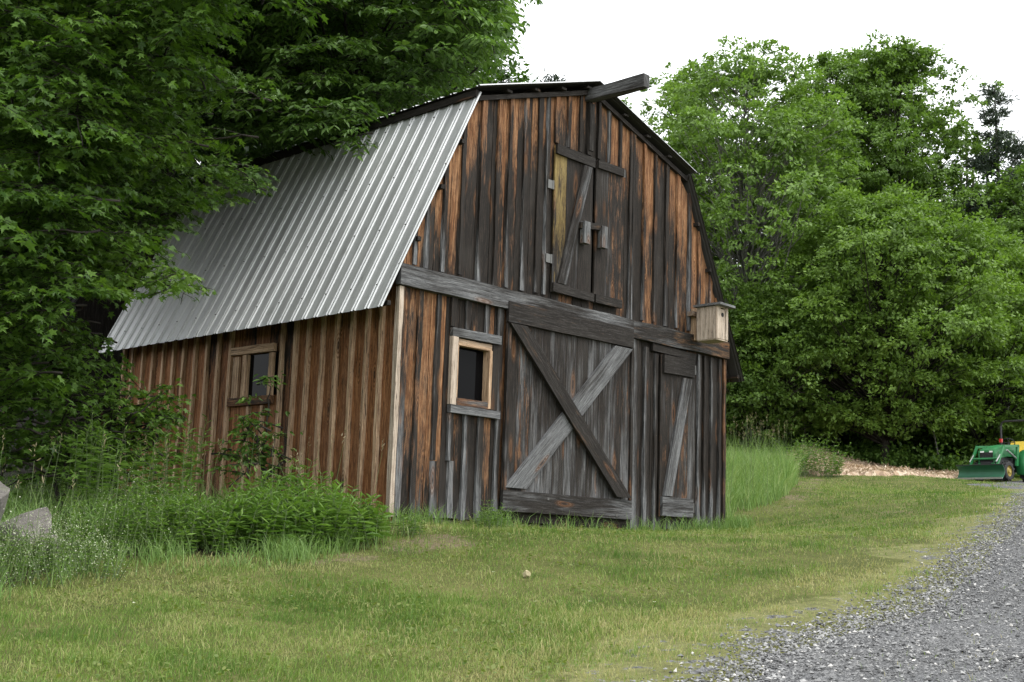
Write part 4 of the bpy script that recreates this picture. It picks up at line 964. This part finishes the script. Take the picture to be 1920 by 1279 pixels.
# bedstraw: fine stems with clouds of tiny white flowers
for px, py, rad, ns, h, fl, lb in [(70,1085,.55,110,.34,50,"large mound of white bedstraw flowers in front of the grey rocks"),(10,1050,.4,60,.32,50,"white bedstraw flowers draped over the rocks at the left edge"),(115,1060,.3,45,.32,40,"bedstraw with white flowers right of the rocks"),(215,1000,.55,70,.62,34,"loose pale bedstraw flowers among the goldenrod"),(265,1030,.5,60,.45,26,"thin bedstraw with few white flowers in the long grass")]:
    c = hit(px, py); root = tag(empty("bedstraw", c), lb, "flowers", "white bedstraw in the weed bank"); lv = LV(); tw = MB(); fw_ = LV()
    for i in range(ns):
        a = RNG.random()*6.28; r = rad*1.1*math.sqrt(RNG.random()); q = np.array((math.cos(a)*r, math.sin(a)*r, 0.)); q[2] = g1(c[0]+q[0], c[1]+q[1])-c[2]; hh = h*RNG.uniform(.6, 1.15)*(1-.35*(r/rad)**2)
        stemplant(lv, tw, q, hh, 7, .035, .3, .55, 4)
        m = RNG.integers(fl//4, fl//2+2); p = q+(0, 0, hh*.8)+RNG.normal(0, 1, (m, 3))*(.075, .075, .10)
        fw_.add(p, rnd(m), rnd(m, .5)+(0, 0, 1), RNG.uniform(.007, .0135, m), .5+RNG.normal(0, .2, m))
    tw.build("stem", MSTEM, root); lv.build("leaves", ML_WEED, 'lance', root, 1.2); fw_.build("flowers", ML_FLOW, 'd', root, 1.6)["kind"] = "stuff"
# long grass in the weed bank and meadow grass right of the barn
def poly_pts(P, n):
    P = np.asarray(P); lo, hi = P.min(0), P.max(0); x = RNG.uniform(lo[0], hi[0], n); y = RNG.uniform(lo[1], hi[1], n); k = inpoly(x, y, P); return x[k], y[k]
wp = np.r_[WEED_EDGE, [(-.05, -.1), (-.05, 4.5), (-5, 4.5), (-9, 1)]]
x, y = poly_pts(wp, 60000); k = RNG.random(len(x)) < (.2+.8*sstep(.42, .6, fbm(x*1.4, y*1.4)))*np.where(x > -2.6, .35, 1); x, y = x[k], y[k]
front = np.array([np.min(np.hypot(WEED_EDGE[:, 0]-a, WEED_EDGE[:, 1]-b)) for a, b in zip(x, y)])
x, y, front = [q[RNG.random(len(x)) < 1] for q in (x, y, front)]; kk = RNG.random(len(x)) < .6; x, y, front = x[kk], y[kk], front[kk]; h = RNG.uniform(.18, .55, len(x))*sstep(-.2, .9, front)*(.75+.5*fbm(x*.9, y*.9))+.06
grass_blades(np.c_[x, y, gz(x, y)-.01], h, RNG.uniform(.005, .009, len(x)), np.clip(RNG.normal(.40, .20, len(x)), 0, .95), RNG.uniform(.2, .95, len(x)), "long_grass", ML_TALL, "long uncut grass growing through the weed bank below the side wall", "grass")
ex = np.repeat(np.arange(len(WEED_EDGE)-1), 420); fr_ = RNG.random(len(ex)); pe = WEED_EDGE[ex]*(1-fr_)[:, None]+WEED_EDGE[ex+1]*fr_[:, None]; pe = pe+np.array((-.45, -.89))*np.abs(RNG.normal(0, .28, len(ex)))[:, None]+RNG.normal(0, .05, pe.shape)
kk = RNG.random(len(pe)) < sstep(.35, .6, fbm(pe[:, 0]*2, pe[:, 1]*2)); pe = pe[kk]; grass_blades(np.c_[pe, gz(pe[:, 0], pe[:, 1])-.01], RNG.uniform(.08, .26, len(pe)), RNG.uniform(.005, .009, len(pe)), np.clip(RNG.normal(.4, .14, len(pe)), 0, .85), RNG.uniform(.2, .95, len(pe)), 'long_grass', ML_TALL, 'half grown grass along the front edge of the weed bank', 'grass')
x, y = poly_pts(TALL_POLY, 60000); h = (RNG.uniform(.4, .9, len(x))+.35*(RNG.random(len(x)) < .12))*(.7+.6*fbm(x*.9, y*.9)); ed = sstep(.05, 1.5, np.array([np.min(np.hypot(TALL_POLY[1:6, 0]-a, TALL_POLY[1:6, 1]-b)) for a, b in zip(x, y)])); h *= .45+.55*ed
grass_blades(np.c_[x, y, gz(x, y)-.01], h, RNG.uniform(.006, .013, len(x)), np.clip(RNG.normal(.45, .24, len(x)), 0, 1), RNG.uniform(.1, .8, len(x)), "meadow_grass", ML_TALL, "tall uncut meadow grass standing right of the barn corner", "grass")
def seedheads(P, hs, name, parent_label, cat):
    lv = LV(); tw = MB()
    for p, h in zip(P, hs):
        top = p+np.array((RNG.normal(0, .08), RNG.normal(0, .08), h)); tw.tube([p, (p+top)/2+RNG.normal(0, .015, 3), top], [.003, .0025, .0015], 3)
        m = 9; q = np.linspace(0, 1, m)[:, None]; lv.add(top+q*np.array((0, 0, .12))+rnd(m, .008), np.array((0, 0, 1.))+rnd(m, .5), rnd(m, 1), RNG.uniform(.02, .045, m), .5+RNG.normal(0, .2, m))
    o = lv.build(name, ML_SEED, 'lance'); s_ = tw.build("stem", MSTEM, o); s_["kind"] = "stuff"; tag(o, parent_label, cat, kind="stuff")
x, y = poly_pts(TALL_POLY, 700); x, y = x[:190], y[:190]; seedheads(np.c_[x, y, gz(x, y)], RNG.uniform(1.0, 1.45, len(x)), "grass_seed_heads", "pale grass seed heads above the meadow grass right of the barn", "grass")
x, y = poly_pts(wp, 500); x, y = x[:150], y[:150]; seedheads(np.c_[x, y, gz(x, y)], RNG.uniform(.5, .9, len(x)), "grass_seed_heads", "pale grass seed heads over the weed bank", "grass")
# tufts at the foot of the front wall
xs = np.concatenate([RNG.normal(c, s_, n_) for c, s_, n_ in ((.25, .22, 260), (1.45, .16, 240), (2.9, .5, 120), (4.5, .4, 160), (5.6, .4, 320), (6.35, .2, 260))]); ys = -.10-np.abs(RNG.normal(0, .13, len(xs)))
grass_blades(np.c_[xs, ys, gz(xs, ys)-.01], RNG.uniform(.10, .30, len(xs)), RNG.uniform(.006, .010, len(xs)), np.clip(RNG.normal(.35, .12, len(xs)), 0, .8), RNG.uniform(.2, .9, len(xs)), "wall_grass", ML_TALL, "tufts of longer grass along the foot of the barn front", "grass")
clump("weed_tuft", 918, 992, .20, 22, .30, 7, .06, "small green weeds left of the big door foot", tone=.55)
clump("weed_tuft", 765, 1005, .22, 20, .24, 7, .06, "small weeds in front of the barn corner", tone=.5)
# low broad leaves in the lawn (clover and plantain)
x, y, d = lawn_pts(46000, 5.4, 24, .8); rd0 = road_d(x, y); k = (rd0 < -.5) & ~inpoly(x, y, WEED_POLY) & (RNG.random(len(x)) < sstep(.46, .62, fbm(x*1.2+60, y*1.2+9))) & ~((x > 0) & (x < W) & (y > -.05)) & ~inpoly(x, y, TALL_POLY); x, y = x[k], y[k]; n = len(x)
lv = LV(); lv.add(np.c_[x, y, gz(x, y)+RNG.uniform(.015, .05, n)], rnd(n)*(1, 1, .25), rnd(n, .35)+(0, 0, 1), RNG.uniform(.014, .038, n), .68+RNG.normal(0, .2, n)); tag(lv.build("clover_leaves", leaf_mat("clover_leaf", (.06, .10, .02), (.11, .165, .035), (.18, .21, .055)), 'oval', None, 1.6), "low clover and plantain leaves scattered through the lawn", "clover", kind="stuff")
x, y, d = lawn_pts(260, 8, 30, 1.); rd0 = road_d(x, y); k = (rd0 < -.5) & ~inpoly(x, y, WEED_POLY) & ~((x > 0) & (x < W) & (y > -.05)); x, y = x[k], y[k]; x, y = np.repeat(x, 5), np.repeat(y, 5); n = len(x)
lv = LV(); an = np.tile(np.arange(5)*1.2566, n//5); lv.add(np.c_[x, y, gz(x, y)+.075], np.c_[np.cos(an), np.sin(an), np.full(n, .3)], np.tile((0, 0, 1.), (n, 1)), RNG.uniform(.010, .02, n), .6+RNG.normal(0, .2, n)); tag(lv.build("lawn_flowers", ML_FLOW, 'oval', None, 2.), "tiny pale flowers dotted over the lawn", "flowers", kind="stuff")

# ---- rocks
def rock_mat():
    k = NT("granite"); tc = k.n('ShaderNodeTexCoord').outputs['Object']; n = k.noise(tc, 3, 6, .65); f = k.noise(tc, 40, 4, .7); l = k.ss(k.noise(tc, 7, 5, .6), .54, .66)
    c = k.ramp(k.math('ADD', k.math('MULTIPLY', n, .6), k.math('MULTIPLY', f, .4)), (.3, (.07, .065, .06)), (.5, (.17, .155, .14)), (.7, (.30, .28, .25)))
    k.bsdf(k.mix(k.math('MULTIPLY', l, .5), c, (.14, .15, .10)), .9, 0, k.math('ADD', n, k.math('MULTIPLY', f, .4)), 1, .05); return k.m
MROCK = rock_mat()
def rock(name, c, s, rz, seed, label, mat=None, tilt=(0, 0), cat="rock", cuts=12):
    import bmesh
    r = np.random.default_rng(seed); bm = bmesh.new(); bmesh.ops.create_icosphere(bm, subdivisions=4, radius=1)
    N = [nz_(r.normal(0, 1, 3)) for _ in range(cuts)]; D = r.uniform(.32, .62, cuts)
    for v in bm.verts:
        p = np.array(v.co)
        for n_, d_ in zip(N, D):
            e = p@n_-d_
            if e > 0: p = p-n_*e*.93
        p += .02*np.sin(p[[1, 2, 0]]*9+seed)+.012*np.sin(p[[2, 0, 1]]*23); v.co = p*np.array(s)
    me = bpy.data.meshes.new(name); bm.to_mesh(me); bm.free(); me.materials.append(mat or MROCK); o = bpy.data.objects.new(name, me); COL.objects.link(o); o.location = c; o.rotation_euler = (tilt[0], tilt[1], rz); return tag(o, label, cat)
c = hit(15, 1075); rock("rock", c+(-.25, .2, .36), (.48, .40, .46), .4, 13, "largest grey granite rock tilted upright at the left edge", None, (.1, .5))
c = hit(62, 1060); rock("rock", c+(0, .2, .24), (.22, .22, .27), 1.1, 15, "middle pointed grey rock beside the large tilted rock", None, (.2, .3))
c = hit(95, 1055); rock("rock", c+(0, .1, .08), (.22, .17, .18), 2.1, 8, "smallest rock of the pile, low and nearest the weeds", None, (.1, .6))
c = hit(985, 1086); rock("field_stone", c+(0, 0, .025), (.055, .045, .042), .7, 11, "single pale round stone lying in the lawn in front of the big door", simple("pale_stone", (.42, .36, .22), .9, 0, .2, 20))

# ---- wood chips
def chips():
    P = MULCH_POLY; bc_ = hit(1520, 884); gxx = np.linspace(P[:, 0].min()-2, P[:, 0].max()+2, 90); gyy = np.linspace(P[:, 1].min()-2, P[:, 1].max()+4, 70); A, B = np.meshgrid(gxx, gyy); a, b = A.ravel(), B.ravel()
    e = at(1520, 850, 44.5); f_ = at(1450, 850, 46)
    hgt = np.exp(-(((a-e[0])/2.6)**2+((b-e[1])/1.6)**2))*.5+np.exp(-(((a-f_[0])/2.)**2+((b-f_[1])/1.6)**2))*.42
    ins = inpoly(a, b, P); hgt += np.where(ins, .05+.10*fbm(a*.8, b*.8), -.15); hgt += .14*(fbm(a*2, b*2)-.5)*(hgt > .05)
    z = gz(a, b)+hgt
    n1, n2 = len(gxx), len(gyy); i_ = np.arange((n2-1)*n1).reshape(n2-1, n1)[:, :-1].ravel()
    k = NT("wood_chip"); tc = k.n('ShaderNodeTexCoord').outputs['Object']; v = k.sep(k.voro(tc, 9, 'Color'))[0]; n = k.noise(tc, 1.5, 4)
    k.bsdf(k.mix(n, k.ramp(v, (0, (.17, .11, .07)), (.5, (.34, .24, .16)), (1, (.52, .42, .32))), k.ramp(v, (0, (.20, .13, .08)), (.5, (.36, .25, .16)), (1, (.55, .44, .32)))), .9, 0, v, 1, .05)
    o = tag(raw_mesh("wood_chip_pile", np.c_[a, b, z], np.c_[i_, i_+1, i_+n1+1, i_+n1], [], k.m, None, None, True), "long low heap of reddish wood chips at the far edge of the lawn", "wood chips")
    sel = np.where(hgt > .04)[0]; m = 9000; s = RNG.choice(sel, m); p = np.c_[a[s]+RNG.normal(0, .12, m), b[s]+RNG.normal(0, .1, m), z[s]+.02]
    lv = LV(); lv.add(p, rnd(m)*(1, 1, .4), rnd(m, .5)+(0, 0, 1), RNG.uniform(.06, .15, m), .5+RNG.normal(0, .25, m)); lv.build("wood_chips", leaf_mat("loose_chip", (.22, .15, .095), (.39, .29, .20), (.58, .49, .38), .05), 'lance', o, 1.5)["kind"] = "stuff"
chips()
clump("round_bush", 1512, 892, .95, 120, 1.0, 9, .13, "round green bush between the meadow grass and the wood chip heap", tone=.42, lean=.3, cat="bush")
# undergrowth along the far tree line
lv = LV()
for i in range(200):
    px = RNG.uniform(1370, 2150); d = RNG.uniform(45, 52); c = gp(px, d); r = RNG.uniform(.4, .9); m = 90
    q = nz_(rnd(m))*RNG.random((m, 1))**.5*(r, r, r*.8); lv.add(c+(0, 0, r*.6)+q, rnd(m), rnd(m, .5)+(0, 0, .8), RNG.uniform(.10, .2, m), .35+RNG.normal(0, .18, m))
tag(lv.build("undergrowth", ML_WEED, 'diamond'), "low green undergrowth along the far tree line behind the wood chips", "undergrowth", kind="stuff")
# understory trunks
for px, d, y1, dx, r, lb in [(1868,50,700,30,.10,"thin pale leaning trunk behind the tractor"),(1845,49,730,-4,.07,"slender pale grey trunk left of the leaning trunk"),(1888,52,600,-6,.22,"thick dark trunk at the right edge of the wood"),(1508,48,720,2,.05,"thin bare sapling trunk in the dark under the maples"),(1770,47,780,-26,.04,"bare dead stick leaning under the low maple")]:
    b = gp(px, d); root = tag(empty("tree_trunk", b), lb, "tree trunk"); m = MB(); tp = at(px+dx, y1, d)-b; limb(m, (0, 0, -.3), tp, r, r*.55, 0, 7, 10, .04); limb(m, tp*.6, tp*.6+(.5, .3, 1.2), r*.4, r*.15, 0, 5, 6); m.build("trunk", MBARKP if r < .15 else MBARK, root, True)
RNG = np.random.default_rng(104)
# ------------------------------------------------------------------ tractor
MGRN = simple("green_paint", (.020, .155, .048), .42, 0, .4, 5, .04, .4); MGRND = simple("dark_green_blade", (.016, .10, .05), .45, 0, .3, 4, .08)
MYLW = simple("yellow_paint", (.72, .52, .05), .4, 0, .1, 4, .02); MBLK = simple("black_rubber", (.018, .018, .018), .8, 0, .2, 20, .2); MBLKM = simple("black_metal", (.02, .02, .022), .5, 0, .2, 6)
MSTL = simple("worn_steel", (.33, .34, .33), .4, .7, .25, 10); MLAMP = simple("lamp_lens", (.75, .76, .74), .15, 0, .05, 4); MRED = simple("red_lens", (.55, .03, .03), .3)
tc_ = hit(1893, 903); tc_ = at(1886, 903, 42.5); tz = g1(tc_[0], tc_[1])
trac = tag(empty("tractor", (tc_[0], tc_[1], tz), math.atan2(.10, -.99)), "green compact tractor with a front blade parked by the wood chips", "tractor")
def wheel(x, y, R, w, nl):
    m = MB(); th = np.arange(28)/28*2*math.pi
    prof = [(-w/2, R*.58), (-w/2, R*.86), (-w*.38, R*.97), (w*.38, R*.97), (w/2, R*.86), (w/2, R*.58)]
    V = [(r*math.cos(t), yy, r*math.sin(t)) for t in th for yy, r in prof]; k = len(prof)
    Q = [(i*k+j, i*k+(j+1) % k, ((i+1) % 28)*k+(j+1) % k, ((i+1) % 28)*k+j) for i in range(28) for j in range(k)]
    m.add(np.array(V)+(x, y, R), Q)
    for i in range(nl):
        t = i/nl*6.283; 
        for sg in (-1, 1):
            c = np.array((math.cos(t+sg*.06), 0, math.sin(t+sg*.06))); m.plank(np.array((x, y, R))+c*R*.975+(0, sg*w*.06, 0), np.array((x, y, R))+np.array((math.cos(t+.22+sg*.06), 0, math.sin(t+.22+sg*.06)))*R*.97+(0, sg*w*.48, 0), (-c[2], 0, c[0]), c, .035, .05, n=2)
    wl = m.build("wheel", MBLK, trac)
    m = MB(); rr = R*.6; V = []; pr = [(0, .02), (rr*.3, .03), (rr*.45, -.02), (rr*.9, -.05), (rr, w*.42)]
    s = 1 if y > 0 else -1
    V = [(r*math.cos(t), s*(w/2-.02+o if i < 4 else w*.48), r*math.sin(t)) for t in th for i, (r, o) in enumerate(pr)]
    V = np.array(V)+(x, y, R); m.add(V, [(i*5+j, i*5+j+1, ((i+1) % 28)*5+j+1, ((i+1) % 28)*5+j) for i in range(28) for j in range(4)]); m.build("rim", simple('dusty_yellow_rim', (.34, .26, .06), .6, 0, .4, 9), wl)
for y in (.52, -.52): wheel(-.55, y, .50, .32, 14); wheel(.78, y*.88, .30, .2, 12)
def loft(secs, name, mat, par, smooth=True, closed=True):
    """secs: list of (x, halfw, zb, zt, crown)"""
    m = MB(); V = []; 
    for x, hw, zb, zt, cr in secs:
        V += [(x, -hw, zb), (x, -hw*1.02, zb+(zt-zb)*.6), (x, -hw*.94, zt-.03), (x, -hw*.6, zt), (x, 0, zt+cr), (x, hw*.6, zt), (x, hw*.94, zt-.03), (x, hw*1.02, zb+(zt-zb)*.6), (x, hw, zb)]
    n = len(secs); Q = [(i*9+j, i*9+j+1, (i+1)*9+j+1, (i+1)*9+j) for i in range(n-1) for j in range(8)]
    T_ = []
    for b in (0, (n-1)*9): T_ += [(b, b+j, b+j+1) for j in range(1, 8)]
    m.add(V, Q, T_); return m.build(name, mat, par)
hood = loft([(1.12, .25, .56, .92, .01), (1.08, .27, .56, .99, .02), (.85, .28, .70, 1.06, .03), (.40, .29, .78, 1.13, .03), (.02, .30, .80, 1.15, .03)], "hood", MGRN, trac)
m = MB(); m.box((1.125, 0, .72), .02, .46, .30); 
g = m.build("grille", MBLK, hood)
m = MB(); 
for z in (.66, .73, .80): m.box((1.138, 0, z), .012, .40, .012)
for y in (-.12, .12): m.box((1.138, y, .735), .010, .012, .22)
m.build("grille_bar", MBLKM, g)
for y in (-.15, .15):
    m = MB(); m.box((1.132, y, .885), .02, .12, .05); m.build("headlight", MLAMP, hood)
m = MB(); m.box((.45, 0, .64), 1.0, .46, .22); m.box((.35, 0, .45), 1.7, .34, .24); m.box((-.5, 0, .55), .7, .5, .35); m.box((1.05, 0, .50), .12, .46, .06); m.build("chassis", MBLKM, trac)
m = MB(); m.box((1.16, 0, .50), .05, .52, .07); m.tube([(1.16, -.24, .5), (1.16, -.24, .92)], .018, 6); m.tube([(1.16, .24, .5), (1.16, .24, .92)], .018, 6); m.build("bumper_guard", MGRN, trac)
m = MB(); m.box((-.12, 0, 1.02), .28, .5, .26); m.box((-.08, 0, 1.16), .2, .42, .03); m.build("dashboard", MGRN, trac)
m = MB(); m.tube([(-.15, 0, 1.1), (-.27, 0, 1.28)], .02, 6); th = np.linspace(0, 6.283, 19); m.tube(np.c_[-.27+.10*np.cos(th), .19*np.sin(th), 1.28+.14*np.cos(th)*.9], .016, 6)
m.tube([(-.37, 0, 1.16), (-.17, 0, 1.40)], .012, 5); m.tube([(-.27, -.19, 1.28), (-.27, .19, 1.28)], .012, 5); m.build("steering_wheel", MBLK, trac)
for s in (1, -1):
    m = MB(); A = np.linspace(-.5, 2.5, 14); R = .56; V = []
    for a in A:
        for y in (.36, .70): V.append((-.55+R*math.cos(a), s*y, .50+R*math.sin(a)))
        V.append((-.55+R*.93*math.cos(a), s*.715, .50+R*.93*math.sin(a))); V.append((-.55+R*.4*math.cos(a), s*.36, .50+R*.4*math.sin(a)))
    V = np.array(V); Q = []
    for i in range(len(A)-1): b = i*4; Q += [(b, b+1, b+5, b+4), (b+1, b+2, b+6, b+5), (b+3, b, b+4, b+7)]
    m.add(V, Q); m.build("fender", MGRN, trac, True)
    m = MB(); m.tube([(-.95, s*.62, .6), (-.95, s*.62, 1.9), (-.95, s*.58, 2.0), (-.95, s*.5, 2.04), (-.95, 0, 2.04)], .035, 8); m.build("roll_bar", MBLKM, trac)
    m = MB(); m.box((-.93, s*.62, 1.42), .06, .09, .12); m.build("warning_lamp", MRED if s > 0 else MRED, trac)
m = MB(); m.box((-.55, 0, .96), .44, .46, .10); m.plank((-.76, 0, .98), (-.88, 0, 1.36), YV, XV, .46, .09, n=4); m.build("seat", MYLW, trac)
m = MB(); m.box((-.5, 0, .72), .5, .62, .36); m.build("seat_platform", MGRN, trac)
# loader arms and blade
for s in (1, -1):
    m = MB(); y = s*.44
    m.plank((.12, y, .50), (.02, y, 1.16), XV, YV, .12, .06, n=2); m.plank((.0, y, 1.14), (.92, y, 1.06), ZV, YV, .075, .06, n=2, w1=.07); m.plank((.90, y, 1.08), (1.42, y, .30), (.83, 0, .55), YV, .075, .06, n=2)
    a = m.build("loader_arm", MGRN, trac)
    m = MB(); m.tube([(.10, y, .72), (.70, y*.99, .96)], .028, 8); m.tube([(.95, y, .94), (1.38, y, .55)], .022, 8); m.build("hydraulic_ram", MSTL, a)
m = MB(); m.tube([(1.20, -.44, .66), (1.20, .44, .66)], .035, 8); m.build("cross_tube", MGRN, trac)
m = MB(); n = 9; V = []
for y in (-.76, .76):
    for i in range(n):
        t = i/(n-1); z = .02+.42*t; x = 1.62-.16*math.sin(math.pi*t*.95)+.02*t; V += [(x, y, z), (x-.02, y, z)]
V = np.array(V); Q = []
for i in range(n-1):
    a, b = i*2, n*2+i*2; Q += [(a, b, b+2, a+2), (a+1, a+3, b+3, b+1)]
    Q += [(a, a+2, a+3, a+1), (b, b+1, b+3, b+2)]
m.add(V, Q); bl = m.build("blade", MGRND, trac)
m = MB(); m.box((1.635, 0, .03), .02, 1.52, .06); m.build("cutting_edge", MSTL, bl)
m = MB(); m.box((1.60, 0, .45), .05, 1.54, .025); m.build("top_lip", MBLKM, bl)
for y in (-.4, .4):
    m = MB(); m.plank((1.36, y, .15), (1.40, y, .40), YV, XV, .05, .10, n=2); m.build('blade_bracket', MBLKM, bl)

# open shed whose roof edge just enters the picture on the right
sb_ = at(1975, 850, 54); sz = g1(sb_[0], sb_[1]); shed = tag(empty("open_shed", (sb_[0], sb_[1], sz), math.atan2(FWD[0], FWD[1])*-1), "open shed with a pale roof edge cut off by the right border of the photo", "shed")
top = at(1908, 785, 54)[2]-sz
for x in (-1.3, 2.6):
    for y in (0, 3): m = MB(); m.box((x, y, top/2-.1), .14, .14, top-.1); m.build('post', MBARK, shed)
m = MB(); m.plank((-1.55, -.3, top), (3.2, -.3, top+.45), YV, ZV, .1, .08, n=2); m.add([(-1.55, -.35, top), (3.2, -.35, top+.45), (3.2, 3.4, top+.65), (-1.55, 3.4, top+.2), (-1.55, -.35, top+.05), (3.2, -.35, top+.5), (3.2, 3.4, top+.7), (-1.55, 3.4, top+.25)], [(0, 1, 2, 3), (4, 5, 6, 7), (0, 1, 5, 4), (1, 2, 6, 5), (2, 3, 7, 6), (3, 0, 4, 7)]); m.build("roof", simple("pale_sheet", (.5, .52, .52), .5), shed)
# ------------------------------------------------------------------ light
SUN_EL, SUN_AZ = math.radians(58), math.radians(168)      # azimuth measured from +Y towards +X
w = bpy.data.worlds.new("World"); S.world = w; w.use_nodes = True; t = w.node_tree; t.nodes.clear()
sky = t.nodes.new('ShaderNodeTexSky'); sky.sky_type = 'NISHITA'; sky.sun_disc = False; sky.sun_elevation = SUN_EL; sky.sun_rotation = SUN_AZ; sky.dust_density = 4; sky.air_density = 1.5; sky.ozone_density = 1
hs = t.nodes.new('ShaderNodeHueSaturation'); hs.inputs['Saturation'].default_value = .12; t.links.new(sky.outputs[0], hs.inputs['Color'])
mx = t.nodes.new('ShaderNodeMix'); mx.data_type = 'RGBA'; mx.inputs[0].default_value = .72; t.links.new(hs.outputs[0], mx.inputs[6]); mx.inputs[7].default_value = (13.2, 13.6, 13.9, 1)   # overcast cloud veil over the sky
bg = t.nodes.new('ShaderNodeBackground'); bg.inputs[1].default_value = .125; t.links.new(mx.outputs[2], bg.inputs[0])
o = t.nodes.new('ShaderNodeOutputWorld'); t.links.new(bg.outputs[0], o.inputs[0])
sl = bpy.data.lights.new("sun", 'SUN'); sl.energy = 1.2; sl.angle = math.radians(25); sl.color = (1, .97, .92)
so = bpy.data.objects.new("sun", sl); COL.objects.link(so)
dv3 = Vector((math.sin(SUN_AZ)*math.cos(SUN_EL), math.cos(SUN_AZ)*math.cos(SUN_EL), math.sin(SUN_EL)))
so.rotation_euler = dv3.to_track_quat('Z', 'Y').to_euler(); so.location = (-5, -20, 30)
S.view_settings.view_transform = 'Standard'; S.view_settings.look = 'None'; S.view_settings.exposure = .66; S.view_settings.gamma = 1
S.render.engine = 'CYCLES'; S.cycles.max_bounces = 6; S.cycles.diffuse_bounces = 3; S.cycles.glossy_bounces = 2; S.cycles.transmission_bounces = 3; S.cycles.use_denoising = True; S.render.filter_size = 1.1
bpy.context.view_layer.update()
